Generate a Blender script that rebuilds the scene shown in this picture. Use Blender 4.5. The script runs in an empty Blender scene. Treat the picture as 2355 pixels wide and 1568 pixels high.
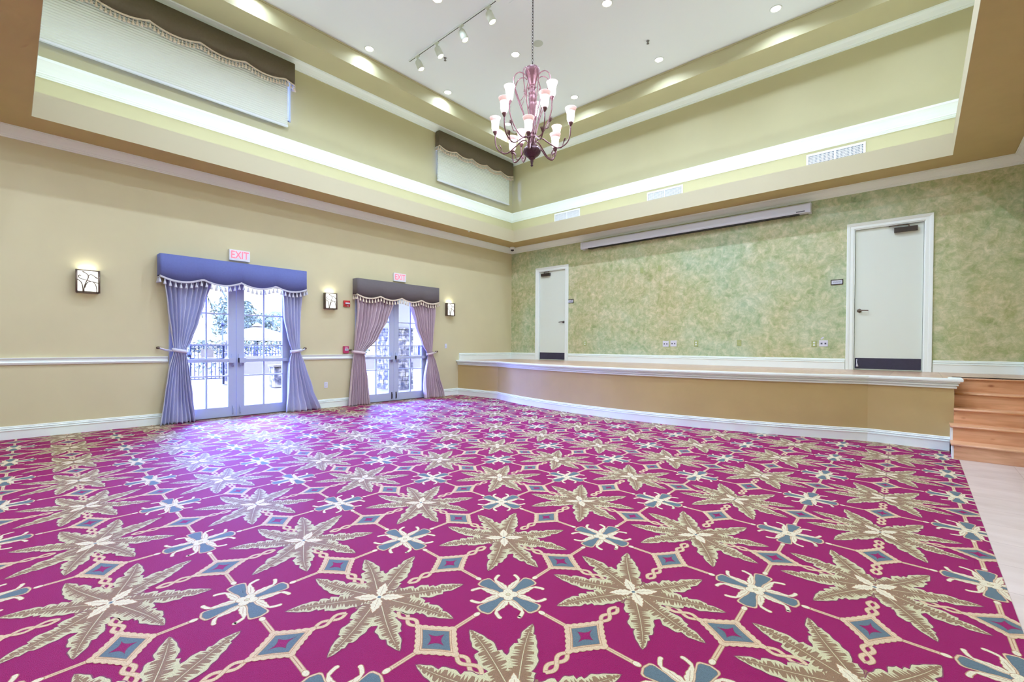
import bpy, bmesh, math, random
from mathutils import Vector, Matrix
PI = math.pi
random.seed(7)
S = bpy.context.scene
C = S.collection

# ------------------------------------------------------------------ colour and materials
def lin(c):
    return tuple(((v/255)/12.92 if v/255 <= 0.04045 else ((v/255+0.055)/1.055)**2.4) for v in c)

def newmat(name):
    m = bpy.data.materials.new(name); m.use_nodes = True
    nt = m.node_tree; nt.nodes.clear()
    out = nt.nodes.new('ShaderNodeOutputMaterial'); b = nt.nodes.new('ShaderNodeBsdfPrincipled')
    nt.links.new(b.outputs[0], out.inputs[0])
    return m, nt, b, out

def setin(b, k, v):
    if k in b.inputs: b.inputs[k].default_value = v

def mat(name, rgb, rough=0.6, metal=0.0, var=0.0, vscale=8.0, bump=0.0, bscale=60.0, spec=0.5, sheen=0.0, sheencol=None, emit=None, estr=0.0, coat=0.0):
    m, nt, b, out = newmat(name)
    c = lin(rgb); setin(b, 'Base Color', (*c, 1)); setin(b, 'Roughness', rough); setin(b, 'Metallic', metal)
    setin(b, 'Specular IOR Level', spec); setin(b, 'Sheen Weight', sheen); setin(b, 'Coat Weight', coat)
    if sheencol: setin(b, 'Sheen Tint', (*lin(sheencol), 1)); setin(b, 'Sheen Roughness', 0.4)
    if emit: setin(b, 'Emission Color', (*lin(emit), 1)); setin(b, 'Emission Strength', estr)
    tc = nt.nodes.new('ShaderNodeTexCoord')
    if var > 0:
        n = nt.nodes.new('ShaderNodeTexNoise'); n.inputs['Scale'].default_value = vscale; n.inputs['Detail'].default_value = 4
        nt.links.new(tc.outputs['Object'], n.inputs['Vector'])
        r = nt.nodes.new('ShaderNodeMapRange'); r.inputs['From Min'].default_value = .3; r.inputs['From Max'].default_value = .7
        r.inputs['To Min'].default_value = 1-var; r.inputs['To Max'].default_value = 1+var
        nt.links.new(n.outputs['Fac'], r.inputs['Value'])
        mx = nt.nodes.new('ShaderNodeVectorMath'); mx.operation = 'SCALE'; mx.inputs[0].default_value = c
        nt.links.new(r.outputs['Result'], mx.inputs['Scale']); nt.links.new(mx.outputs[0], b.inputs['Base Color'])
    if bump > 0:
        n2 = nt.nodes.new('ShaderNodeTexNoise'); n2.inputs['Scale'].default_value = bscale; n2.inputs['Detail'].default_value = 3
        nt.links.new(tc.outputs['Object'], n2.inputs['Vector'])
        bp = nt.nodes.new('ShaderNodeBump'); bp.inputs['Strength'].default_value = bump; bp.inputs['Distance'].default_value = 0.01
        nt.links.new(n2.outputs['Fac'], bp.inputs['Height']); nt.links.new(bp.outputs['Normal'], b.inputs['Normal'])
    return m

def ramp(nt, stops):
    r = nt.nodes.new('ShaderNodeValToRGB'); e = r.color_ramp.elements
    e[0].position = stops[0][0]; e[0].color = (*lin(stops[0][1]), 1)
    e[1].position = stops[1][0]; e[1].color = (*lin(stops[1][1]), 1)
    for p, c in stops[2:]:
        q = e.new(p); q.color = (*lin(c), 1)
    return r

# faux-painted sage wall behind the stage
def mottled():
    m, nt, b, out = newmat('mottled sage paint')
    setin(b, 'Roughness', 0.55)
    tc = nt.nodes.new('ShaderNodeTexCoord')
    def noise(s, d, rough=0.6, dist=0.0):
        n = nt.nodes.new('ShaderNodeTexNoise'); n.inputs['Scale'].default_value = s; n.inputs['Detail'].default_value = d
        n.inputs['Roughness'].default_value = rough; n.inputs['Distortion'].default_value = dist
        nt.links.new(tc.outputs['Object'], n.inputs['Vector']); return n
    n1 = noise(.55, 3, .5); r1 = ramp(nt, [(.36, (204, 186, 136)), (.62, (172, 212, 190)), (.48, (194, 200, 156))])
    nt.links.new(n1.outputs['Fac'], r1.inputs['Fac'])
    n2 = noise(2.6, 9, .72, .8); r2 = ramp(nt, [(.34, (108, 122, 62)), (.68, (255, 246, 224)), (.44, (178, 186, 128)), (.56, (212, 212, 176))])
    nt.links.new(n2.outputs['Fac'], r2.inputs['Fac'])
    mx = nt.nodes.new('ShaderNodeMix'); mx.data_type = 'RGBA'; mx.inputs['Factor'].default_value = .5
    nt.links.new(r1.outputs[0], mx.inputs['A']); nt.links.new(r2.outputs[0], mx.inputs['B'])
    n3 = noise(9, 8, .75, .5); r3 = ramp(nt, [(.40, (128, 156, 92)), (.64, (244, 228, 204)), (.52, (190, 192, 150))])
    nt.links.new(n3.outputs['Fac'], r3.inputs['Fac'])
    m2 = nt.nodes.new('ShaderNodeMix'); m2.data_type = 'RGBA'; m2.inputs['Factor'].default_value = .40
    nt.links.new(mx.outputs['Result'], m2.inputs['A']); nt.links.new(r3.outputs[0], m2.inputs['B'])
    nt.links.new(m2.outputs['Result'], b.inputs['Base Color'])
    return m

def wood(name, dark, light, scale=(1, 14, 14), plank=None, rough=0.35, knots=False):
    m, nt, b, out = newmat(name); setin(b, 'Roughness', rough)
    tc = nt.nodes.new('ShaderNodeTexCoord'); mp = nt.nodes.new('ShaderNodeMapping'); mp.inputs['Scale'].default_value = scale
    nt.links.new(tc.outputs['Object'], mp.inputs['Vector'])
    n = nt.nodes.new('ShaderNodeTexNoise'); n.inputs['Scale'].default_value = 2.2; n.inputs['Detail'].default_value = 7; n.inputs['Distortion'].default_value = .5
    nt.links.new(mp.outputs[0], n.inputs['Vector'])
    r = ramp(nt, [(.3, dark), (.7, light)]); nt.links.new(n.outputs['Fac'], r.inputs['Fac'])
    last = r.outputs[0]
    if knots:
        v = nt.nodes.new('ShaderNodeTexVoronoi'); v.inputs['Scale'].default_value = 4.0
        mp2 = nt.nodes.new('ShaderNodeMapping'); mp2.inputs['Scale'].default_value = (1.0, 1.6, 1.6)
        nt.links.new(tc.outputs['Object'], mp2.inputs['Vector']); nt.links.new(mp2.outputs[0], v.inputs['Vector'])
        rr = ramp(nt, [(.0, (110, 62, 36)), (.16, (255, 255, 255)), (.07, (190, 140, 110))]); nt.links.new(v.outputs['Distance'], rr.inputs['Fac'])
        mm = nt.nodes.new('ShaderNodeMix'); mm.data_type = 'RGBA'; mm.blend_type = 'MULTIPLY'; mm.inputs['Factor'].default_value = .8
        nt.links.new(last, mm.inputs['A']); nt.links.new(rr.outputs[0], mm.inputs['B']); last = mm.outputs['Result']
    if plank:
        br = nt.nodes.new('ShaderNodeTexBrick'); br.inputs['Scale'].default_value = 1; br.offset = .5 if len(plank) < 6 else plank[5]
        br.inputs['Brick Width'].default_value = plank[0]; br.inputs['Row Height'].default_value = plank[1]
        br.inputs['Mortar Size'].default_value = plank[2]; br.inputs['Mortar Smooth'].default_value = .2
        br.inputs['Color1'].default_value = (.9, .9, .9, 1); br.inputs['Color2'].default_value = (1, 1, 1, 1); mv = plank[6] if len(plank) > 6 else .5; br.inputs['Mortar'].default_value = (mv, mv*.92, mv*.9, 1)
        mp3 = nt.nodes.new('ShaderNodeMapping'); mp3.inputs['Rotation'].default_value = (0, 0, plank[3])
        if len(plank) > 4: mp3.inputs['Location'].default_value = plank[4]
        nt.links.new(tc.outputs['Object'], mp3.inputs['Vector']); nt.links.new(mp3.outputs[0], br.inputs['Vector'])
        mm = nt.nodes.new('ShaderNodeMix'); mm.data_type = 'RGBA'; mm.blend_type = 'MULTIPLY'; mm.inputs['Factor'].default_value = 1
        nt.links.new(last, mm.inputs['A']); nt.links.new(br.outputs['Color'], mm.inputs['B']); last = mm.outputs['Result']
    nt.links.new(last, b.inputs['Base Color'])
    return m

def stonemat():
    m, nt, b, out = newmat('stacked ledge stone'); setin(b, 'Roughness', .85)
    tc = nt.nodes.new('ShaderNodeTexCoord')
    v = nt.nodes.new('ShaderNodeTexNoise'); v.inputs['Scale'].default_value = 7; v.inputs['Detail'].default_value = 5
    nt.links.new(tc.outputs['Object'], v.inputs['Vector'])
    r = ramp(nt, [(.38, (52, 48, 34)), (.62, (150, 136, 92)), (.5, (96, 86, 60))]); nt.links.new(v.outputs['Fac'], r.inputs['Fac'])
    nt.links.new(r.outputs[0], b.inputs['Base Color'])
    return m

def glassmat():
    m, nt, b, out = newmat('clear window glass'); nt.nodes.remove(b)
    t = nt.nodes.new('ShaderNodeBsdfTransparent'); g = nt.nodes.new('ShaderNodeBsdfGlossy'); g.inputs['Roughness'].default_value = .02
    fr = nt.nodes.new('ShaderNodeFresnel'); fr.inputs['IOR'].default_value = 1.3
    mx = nt.nodes.new('ShaderNodeMixShader')
    nt.links.new(fr.outputs[0], mx.inputs[0]); nt.links.new(t.outputs[0], mx.inputs[1]); nt.links.new(g.outputs[0], mx.inputs[2])
    nt.links.new(mx.outputs[0], out.inputs[0]); return m

def emis(name, rgb, s):
    m, nt, b, out = newmat(name); setin(b, 'Base Color', (*lin(rgb), 1)); setin(b, 'Emission Color', (*lin(rgb), 1)); setin(b, 'Emission Strength', s); return m

M = dict(
 cream=mat('cream wall paint', (214, 205, 166), .6, var=.02, vscale=2, bump=.05, bscale=180),
 khaki=mat('khaki green wall paint', (200, 195, 154), .6, var=.02, vscale=2, bump=.05, bscale=180),
 glow=mat('pale yellow green wall paint', (206, 206, 160), .6),
 brown=mat('tan brown soffit paint', (198, 178, 124), .7, var=.03, vscale=3, bump=.05, bscale=160),
 fascia=mat('beige fascia paint', (204, 196, 164), .6, bump=.04, bscale=160),
 ochre=mat('ochre stage front paint', (196, 172, 118), .42, var=.03, vscale=3, bump=.06, bscale=150),
 white=mat('white trim paint', (244, 252, 248), .4),
 ceil=mat('white ceiling paint', (240, 248, 252), .8),
 door=mat('off white door paint', (228, 236, 226), .45),
 mott=mottled(),
 lav=mat('door paint tinted by window glow', (180, 190, 222), .4),  # blue window glow mixed into the door colour
 door_faintglow=mat('door paint faintly tinted by window glow', (186, 194, 218), .4),  # weaker share of the blue window glow, also in the colour
 glass=glassmat(),
 dkbronze=mat('dark bronze metal', (74, 66, 62), .4, .6),
 bronze=mat('brushed bronze metal', (122, 108, 96), .4, .7),
 kick=mat('dark rubber kick plate', (58, 56, 78), .45, var=.1, vscale=20),
 black=mat('black plastic', (24, 22, 22), .5),
 tile=wood('pale pink stone tile', (206, 188, 178), (222, 206, 198), (1.2, 3, 3), (.43, .43, .003, 0, (-.015, .08, 0), 0, .72), .3),
 stagefl=wood('washed stage planks', (190, 150, 124), (216, 182, 154), (6, 1, 1), (1.2, .55, .004, PI/2), .28),
 stair=wood('orange brown stair wood', (206, 150, 108), (236, 186, 146), (1, 9, 9), None, .35, True),
 shade=mat('pleated white shade fabric', (226, 232, 222), .8),
 rail=mat('shade rail white', (225, 230, 232), .4),
 tap=mat('blush cream fringe', (224, 208, 186), .8),
 tass=mat('silvery tassel thread', (202, 202, 216), .8),
 val_glow=mat('valance velvet tinted by window glow', (104, 114, 176), .8, var=.04, vscale=30, sheen=.3, sheencol=(150, 165, 240)),  # same fabric as the other door valance, blue lens glow painted in
 val2=mat('taupe plum velvet', (104, 96, 98), .8, var=.04, vscale=30, sheen=.1),
 valu=mat('dark olive taupe velvet', (106, 96, 76), .8, var=.05, vscale=30),
 cur_glow=mat('curtain silk tinted by window glow', (220, 222, 246), .34, var=.03, vscale=20, sheen=.4, sheencol=(170, 180, 250)),  # mauve silk with the blue glow of the doors put into its colour
 cur2=mat('dusty mauve silk', (220, 200, 206), .34, var=.04, vscale=20, sheen=.4, sheencol=(170, 180, 250)),
 red=mat('fire alarm red', (205, 45, 52), .4),
 pink=mat('alarm pull magenta red', (196, 60, 110), .4),
 lens=mat('white strobe lens', (220, 220, 228), .2),
 plate=mat('white wall plate', (222, 222, 238), .4),
 gplate=mat('sage painted wall plate', (172, 182, 122), .5),
 slot=mat('dark slot', (90, 92, 110), .5),
 exitw=mat('exit sign housing', (236, 236, 242), .4),
 exitr=emis('exit letter red glow', (250, 105, 125), .9),
 screen=mat('screen case enamel', (214, 218, 232), .4),
 rose=mat('antique rose bronze', (116, 78, 84), .34, .35, var=.18, vscale=40),
 rosed=mat('dark plum bronze', (84, 54, 66), .3, .3, var=.3, vscale=50),
 frost=emis('frosted lamp glass', (255, 246, 244), 1.3),
 frostrim=emis('pink tinted glass rim', (244, 206, 204), .35),
 lamp=emis('lit lamp lens', (255, 252, 246), 6.0),
 sconce=emis('sconce glass glow', (250, 250, 240), .75),
 track=mat('track head enamel', (214, 222, 206), .45),
 trackline=mat('dark track slot', (60, 62, 70), .5),
 grille=mat('vent grille white', (236, 238, 244), .4),
 ventin=mat('vent interior', (96, 104, 132), .8),
 speaker=mat('ceiling speaker mesh', (204, 214, 206), .7),
 steel=mat('sprinkler steel', (130, 130, 128), .35, .7),
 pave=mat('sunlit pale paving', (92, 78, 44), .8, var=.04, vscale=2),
 stone=stonemat(),
 mortar=mat('stone joint', (120, 108, 72), .9),
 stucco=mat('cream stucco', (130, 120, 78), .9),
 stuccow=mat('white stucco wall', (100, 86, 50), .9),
 iron=mat('blue grey iron', (14, 15, 20), .5),
 leaf=mat('grey green foliage', (86, 92, 56), .8, var=.3, vscale=3),
 leaf2=mat('blue green palm leaf', (80, 88, 56), .7, var=.25, vscale=4),
 bark=mat('pale bark', (90, 80, 58), .9, var=.2, vscale=8),
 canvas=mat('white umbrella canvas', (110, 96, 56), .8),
 # carpet yarns
 c_mag=mat('magenta carpet yarn', (146, 4, 80), .65, var=.20, vscale=240, bump=.5, bscale=300, spec=.2, sheen=.12, sheencol=(150, 130, 255)),
 c_brown=mat('brown carpet yarn', (140, 108, 76), .6, var=.20, vscale=240, bump=.4, bscale=300, spec=.2, sheen=.12, sheencol=(180, 190, 255)),
 c_leaf=mat('pale sage carpet yarn', (198, 190, 146), .6, var=.20, vscale=240, bump=.4, bscale=300, spec=.2, sheen=.12, sheencol=(180, 190, 255)),
 c_dark=mat('plum outline carpet yarn', (118, 62, 78), .6, var=.20, vscale=240, spec=.2, sheen=.12, sheencol=(180, 190, 255)),
 c_peach=mat('peach carpet yarn', (208, 180, 142), .6, var=.20, vscale=240, bump=.4, bscale=300, spec=.2, sheen=.12, sheencol=(180, 190, 255)),
 c_cream=mat('ivory carpet yarn', (220, 208, 174), .6, var=.20, vscale=240, bump=.4, bscale=300, spec=.2, sheen=.12, sheencol=(180, 190, 255)),
 c_blue=mat('steel blue carpet yarn', (90, 108, 112), .6, var=.20, vscale=240, bump=.4, bscale=300, spec=.2, sheen=.12, sheencol=(180, 190, 255)),
 c_tan=mat('ochre outline carpet yarn', (170, 128, 92), .6, var=.20, vscale=240, spec=.2, sheen=.12, sheencol=(180, 190, 255)),
)

# ------------------------------------------------------------------ mesh helpers
def BM(): return bmesh.new()
def box(bm, x0, y0, z0, x1, y1, z1, mi=0, rot=None, org=None):
    vs = [bm.verts.new(p) for p in ((x0,y0,z0),(x1,y0,z0),(x1,y1,z0),(x0,y1,z0),(x0,y0,z1),(x1,y0,z1),(x1,y1,z1),(x0,y1,z1))]
    if rot is not None:
        o = Vector(org)
        for v in vs: v.co = rot @ (v.co-o)+o
    for q in ((0,3,2,1),(4,5,6,7),(0,1,5,4),(1,2,6,5),(2,3,7,6),(3,0,4,7)):
        f = bm.faces.new([vs[i] for i in q]); f.material_index = mi
def quad(bm, pts, mi=0):
    f = bm.faces.new([bm.verts.new(p) for p in pts]); f.material_index = mi; return f
def bridge(bm, a, b, mi=0, closed=True, smooth=True):
    n = len(a)
    for i in range(n if closed else n-1):
        j = (i+1) % n
        f = bm.faces.new((a[i], a[j], b[j], b[i])); f.material_index = mi; f.smooth = smooth
def tube(bm, pts, r, seg=8, mi=0, cap=True, closed=False):
    pts = [Vector(p) for p in pts]; n = len(pts)
    rs = r if isinstance(r, (list, tuple)) else [r]*n
    rings = []; up = None
    for i, p in enumerate(pts):
        if closed: t = (pts[(i+1) % n]-pts[i-1]).normalized()
        else: t = (pts[min(i+1, n-1)]-pts[max(i-1, 0)]).normalized()
        if up is None:
            up = Vector((0, 0, 1)) if abs(t.z) < .9 else Vector((1, 0, 0))
        s = t.cross(up)
        if s.length < 1e-6: s = t.cross(Vector((1, 0, 0)))
        s.normalize(); up = s.cross(t).normalized()
        rings.append([bm.verts.new(p+(s*math.cos(2*PI*k/seg)+up*math.sin(2*PI*k/seg))*rs[i]) for k in range(seg)])
    for a, b in zip(rings, rings[1:]): bridge(bm, a, b, mi)
    if closed: bridge(bm, rings[-1], rings[0], mi)
    elif cap:
        f = bm.faces.new(rings[0]); f.material_index = mi; f = bm.faces.new(rings[-1][::-1]); f.material_index = mi
def lathe(bm, prof, c=(0, 0, 0), seg=16, mi=0, flute=0, fn=8, axis=None):
    rings = []
    for r, z in prof:
        ring = []
        for k in range(seg):
            a = 2*PI*k/seg; rr = r*(1+flute*math.cos(fn*a))
            p = Vector((rr*math.cos(a), rr*math.sin(a), z))
            if axis is not None: p = axis @ p
            ring.append(bm.verts.new(p+Vector(c)))
        rings.append(ring)
    for a, b in zip(rings, rings[1:]): bridge(bm, a, b, mi)
    if prof[0][0] > 1e-5: f = bm.faces.new(rings[0][::-1]); f.material_index = mi
    if prof[-1][0] > 1e-5: f = bm.faces.new(rings[-1]); f.material_index = mi
def prism(bm, poly, z0, z1, mi=0):
    a = [bm.verts.new((x, y, z0)) for x, y in poly]; b = [bm.verts.new((x, y, z1)) for x, y in poly]
    f = bm.faces.new(a[::-1]); f.material_index = mi; f = bm.faces.new(b); f.material_index = mi
    for i in range(len(a)):
        j = (i+1) % len(a); f = bm.faces.new((a[i], a[j], b[j], b[i])); f.material_index = mi
def sweep(bm, path, prof, closed=False, mi=0, side=1, cap=True):
    """profile [(out, z)] swept along plan path, mitred; out is to the left of travel when side = 1"""
    P = [Vector((x, y)) for x, y in path]; n = len(P); rows = []
    for i in range(n):
        def nrm(a, b):
            d = (b-a).normalized(); return Vector((-d.y, d.x))*side
        if closed or 0 < i < n-1:
            n1 = nrm(P[i-1], P[i]); n2 = nrm(P[i], P[(i+1) % n]); m = (n1+n2); m = m/m.dot(n1) if abs(m.dot(n1)) > 1e-6 else n1
        else: m = nrm(P[0], P[1]) if i == 0 else nrm(P[-2], P[-1])
        rows.append([bm.verts.new((P[i].x+m.x*o, P[i].y+m.y*o, z)) for o, z in prof])
    for a, b in zip(rows, rows[1:]): bridge(bm, a, b, mi, closed=False, smooth=False)
    if closed: bridge(bm, rows[-1], rows[0], mi, closed=False, smooth=False)
    elif cap:
        f = bm.faces.new(rows[0]); f.material_index = mi; f = bm.faces.new(rows[-1][::-1]); f.material_index = mi
def wallx(bm, x0, x1, y0, y1, z0, z1, holes, mi=0, axis='x'):
    us = sorted({y0, y1, *[h[0] for h in holes], *[h[1] for h in holes]}); zs = sorted({z0, z1, *[h[2] for h in holes], *[h[3] for h in holes]})
    us = [u for u in us if y0 <= u <= y1]; zs = [z for z in zs if z0 <= z <= z1]
    for ua, ub in zip(us, us[1:]):
        run = None
        for za, zb in zip(zs, zs[1:]):
            cu, cz = (ua+ub)/2, (za+zb)/2
            hole = any(h[0] < cu < h[1] and h[2] < cz < h[3] for h in holes)
            if not hole:
                if run is None: run = [za, zb]
                else: run[1] = zb
            if (hole or zb == zs[-1]) and run:
                if axis == 'x': box(bm, x0, ua, run[0], x1, ub, run[1], mi)
                else: box(bm, ua, x0, run[0], ub, x1, run[1], mi)
                run = None

def wloc(o):
    v = Vector((0, 0, 0))
    while o is not None: v += o.location; o = o.parent
    return v
def obj(name, bm, mats, parent=None, world=True, smooth=False):
    me = bpy.data.meshes.new(name)
    if parent is not None and world: bmesh.ops.translate(bm, verts=bm.verts, vec=-wloc(parent))
    bmesh.ops.recalc_face_normals(bm, faces=bm.faces)
    if smooth:
        for f in bm.faces: f.smooth = True
    bm.to_mesh(me); bm.free()
    for m in (mats if isinstance(mats, (list, tuple)) else [mats]): me.materials.append(m)
    o = bpy.data.objects.new(name, me); C.objects.link(o)
    if parent is not None: o.parent = parent
    return o
def tag(o, label, cat, group=None, kind=None):
    o['label'] = label; o['category'] = cat
    if group: o['group'] = group
    if kind: o['kind'] = kind
    return o
def thing(name, label, cat, loc, group=None, rz=0):
    o = bpy.data.objects.new(name, None); C.objects.link(o); o.location = loc; o.rotation_euler = (0, 0, rz); o.empty_display_size = .1
    return tag(o, label, cat, group)
def struct(name, bm=None, mats=None, parent=None, label=None, loc=(0, 0, 0), smooth=False):
    if bm is None:
        o = bpy.data.objects.new(name, None); C.objects.link(o); o.location = loc
    else: o = obj(name, bm, mats, parent, smooth=smooth)
    if parent is None: o['kind'] = 'structure'
    if label: o['label'] = label
    return o
def dup(o, parent=None):
    c = o.copy(); C.objects.link(c)
    if parent is not None: c.parent = parent
    for ch in list(o.children): dup(ch, c)
    return c
def textmesh(s, size, ext=0.001):
    cu = bpy.data.curves.new('t', 'FONT'); cu.body = s; cu.size = size; cu.extrude = ext; cu.offset = size*.012; cu.align_x = 'CENTER'; cu.align_y = 'CENTER'; cu.resolution_u = 3
    o = bpy.data.objects.new('t', cu); C.objects.link(o); bpy.context.view_layer.update()
    me = bpy.data.meshes.new_from_object(o); bpy.data.objects.remove(o)
    bm = BM(); bm.from_mesh(me); return bm
def bez(pts, n=24):
    """Catmull-Rom through points"""
    P = [Vector(p) for p in pts]; P = [P[0]*2-P[1]]+P+[P[-1]*2-P[-2]]; out = []
    segs = len(P)-3; per = max(2, n//segs)
    for i in range(1, len(P)-2):
        for k in range(per):
            t = k/per; a, b, c, d = P[i-1], P[i], P[i+1], P[i+2]
            out.append(.5*((2*b)+(c-a)*t+(2*a-5*b+4*c-d)*t*t+(3*b-a-3*c+d)*t**3))
    out.append(P[-2]); return out

# ------------------------------------------------------------------ camera
cam = bpy.data.cameras.new('camera'); co = bpy.data.objects.new('camera', cam); C.objects.link(co)
yaw, pitch, roll = -0.731759947, -0.011503248, 0.00589585389
cy, sy, cp, sp = math.cos(yaw), math.sin(yaw), math.cos(pitch), math.sin(pitch)
Fv = Vector((sy*cp, cy*cp, sp)); Rv = Vector((cy, -sy, 0)); Uv = Rv.cross(Fv)
R2 = math.cos(roll)*Rv+math.sin(roll)*Uv; U2 = -math.sin(roll)*Rv+math.cos(roll)*Uv
mw = Matrix(((R2.x, U2.x, -Fv.x, 9.1), (R2.y, U2.y, -Fv.y, -10.0972), (R2.z, U2.z, -Fv.z, 1.3), (0, 0, 0, 1)))
co.matrix_world = mw
cam.sensor_fit = 'HORIZONTAL'; cam.sensor_width = 36; cam.lens = 1039.3127/2355*36; cam.shift_y = (807.54-784)/2355; cam.clip_start = .05; cam.clip_end = 300
S.camera = co

# ------------------------------------------------------------------ room shell
XR, YN = 10.285, -13.0           # right wall, near wall (behind the camera)
ZS, ZC, SW = 4.19, 7.13, .67      # soffit height, ceiling height, soffit width
D1 = (-8.31, -6.41); D2 = (-5.03, -3.11); DH = 2.53
W3 = (-10.2, -6.43); W4 = (-2.80, -.25)
bm = BM(); wallx(bm, -.22, 0, YN, .22, 0, ZS+.06, [(D1[0], D1[1], -1, DH), (D2[0], D2[1], -1, DH)]); struct('wall_left', bm, M['cream'])
bm = BM(); wallx(bm, -.22, 0, -10.7, .22, ZS+.06, ZC+.1, [(W3[0], W3[1], 5.60, 6.6), (W4[0], W4[1], 5.60, 6.6)]); struct('wall_upper_left', bm, M['khaki'])
DL = (1.035, 1.975); DR = (8.225, 9.175); DZ = (.915, 3.40)
bm = BM(); wallx(bm, 0, .2, -.22, XR+.22, 0, ZS+.06, [(DL[0], DL[1], .915, 3.42), (DR[0], DR[1], .915, 3.42)], axis='y'); struct('wall_back', bm, M['mott'])
bm = BM(); box(bm, -.22, 0, ZS+.06, XR+.22, .2, ZC+.1); struct('wall_upper_back', bm, M['khaki'])
bm = BM(); box(bm, XR, YN, 0, XR+.2, 0, ZS+.06); struct('wall_right', bm, M['cream'])
bm = BM(); box(bm, XR, -10.7, ZS+.06, XR+.2, 0, ZC+.1); struct('wall_upper_right', bm, M['khaki'])
bm = BM(); box(bm, -.22, YN-.2, 0, XR+.2, YN, ZS+.06); struct('wall_near', bm, M['cream'])
bm = BM(); box(bm, -.22, -10.78, ZS+.06, XR+.2, -10.57, ZC+.1); struct('wall_upper_near', bm, M['khaki'])
# lower soffit ring with a raised lip that hides the cove lamps
YF, XF = -9.894, 9.456
bm = BM()
box(bm, 0, YF, ZS, SW, 0, ZS+.06, 0); box(bm, SW, -SW, ZS, XR, 0, ZS+.06, 0); box(bm, XF, YF, ZS, XR, -SW, ZS+.06, 0); box(bm, 0, YN, ZS, XR, YF, ZS+.06, 0)
T = .04
for (a, b, c, d) in ((SW-T, YF-T, SW, -SW+T), (SW, -SW, XF, -SW+T), (XF, YF-T, XF+T, -SW+T), (SW, YF-T, XF, YF)):
    box(bm, a, b, ZS+.06, c, d, 4.518, 1)
# the lip's inner face continues down to the soffit edge
for (a, b, c, d) in ((SW, YF, SW+.004, -SW), (SW, -SW-.004, XF, -SW), (XF-.004, YF, XF, -SW), (SW, YF, XF, YF+.004)):
    box(bm, a, b, ZS-.001, c, d, 4.518, 1)
struct('soffit', bm, [M['brown'], M['fascia']])
# upper soffit ring and ceiling
bm = BM(); w2 = .77
box(bm, 0, -10.57, 6.8, w2, 0, ZC); box(bm, w2, -w2, 6.8, XR, 0, ZC); box(bm, XR-w2, -10.57, 6.8, XR, -w2, ZC); box(bm, w2, -10.57, 6.8, XR-w2, -10.57+w2, ZC)
struct('soffit_upper', bm, M['khaki'])
bm = BM(); box(bm, -.22, -10.78, ZC, XR+.2, .22, ZC+.1); struct('ceiling', bm, M['ceil'])
bm = BM(); sweep(bm, [(w2, -w2), (XR-w2, -w2), (XR-w2, -10.57+w2), (w2, -10.57+w2)], [(0, ZC-.03), (.012, ZC-.03), (.012, ZC-.002), (0, ZC-.002)], closed=True, side=-1)
struct('trim_5', bm, M['khaki'])

# mouldings: all run round a rectangle, offset inward
def ring(x0, y0, x1, y1): return [(x0, y1), (x1, y1), (x1, y0), (x0, y0)]   # clockwise seen from above, inside on the right
crown = [(0, 4.05), (.018, 4.05), (.02, 4.066), (.03, 4.07), (.032, 4.084), (.045, 4.092), (.06, 4.115), (.085, 4.145), (.115, 4.165), (.138, 4.172), (.14, 4.181), (.15, 4.183), (.15, ZS-.0005), (0, ZS-.0005)]
bm = BM(); sweep(bm, ring(0, YN, XR, 0), crown, closed=True, side=-1); struct('trim_1', bm, M['white'])
mid = [(0, 4.985), (.012, 4.985), (.014, 5.005), (.026, 5.008), (.028, 5.03), (.04, 5.035), (.04, 5.05), (.048, 5.07), (.06, 5.11), (.078, 5.16), (.092, 5.19), (.1, 5.2), (.1, 5.235), (0, 5.235)]
bm = BM(); sweep(bm, ring(0, -10.57, XR, 0), mid, closed=True, side=-1); struct('trim_2', bm, M['white'])
cr2 = [(o, z+2.61) for o, z in crown[:-2]]+[(.15, 6.7995), (0, 6.7995)]
bm = BM(); sweep(bm, ring(0, -10.57, XR, 0), cr2, closed=True, side=-1); struct('trim_3', bm, M['white'])
# chair rail
cr = [(0, 1.0), (.012, 1.0), (.02, 1.006), (.022, 1.02), (.03, 1.024), (.03, 1.035), (.016, 1.045), (.016, 1.07), (.026, 1.078), (.034, 1.092), (.034, 1.1), (0, 1.1)]
bm = BM()
for a, b in ((YN, D1[0]-.06), (D1[1]+.06, D2[0]-.06)): sweep(bm, [(0, a), (0, b)], cr, side=-1)
struct('trim_4', bm, M['white'])
# baseboards
base = [(0, 0), (.02, 0), (.02, .112), (.027, .116), (.027, .126), (.012, .131), (.012, .139), (.022, .143), (.024, .150), (.010, .156), (.010, .161), (.014, .165), (.012, .175), (0, .178)]
bm = BM()
for a, b in ((YN, D1[0]-.06), (D1[1]+.06, D2[0]-.06), (D2[1]+.06, -2.12)): sweep(bm, [(0, a), (0, b)], base, side=-1)
struct('baseboard_left', bm, M['white'])
bm = BM(); sweep(bm, [(XR, -2.66), (XR, YN)], base, side=-1); struct('baseboard_right', bm, M['white'])
bm = BM(); sweep(bm, [(XR, YN), (0, YN)], base, side=-1); struct('baseboard_near', bm, M['white'])
up = [(o*1.05, z*1.09+.915) for o, z in base]
bm = BM(); CW = .105
sweep(bm, [(0, -2.08), (0, 0), (DL[0]-CW, 0)], up, side=-1); sweep(bm, [(DL[1]+CW, 0), (DR[0]-CW, 0)], up, side=-1); sweep(bm, [(DR[1]+CW, 0), (XR, 0), (XR, -1.7)], up, side=-1)
struct('baseboard_back', bm, M['white'])

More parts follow.
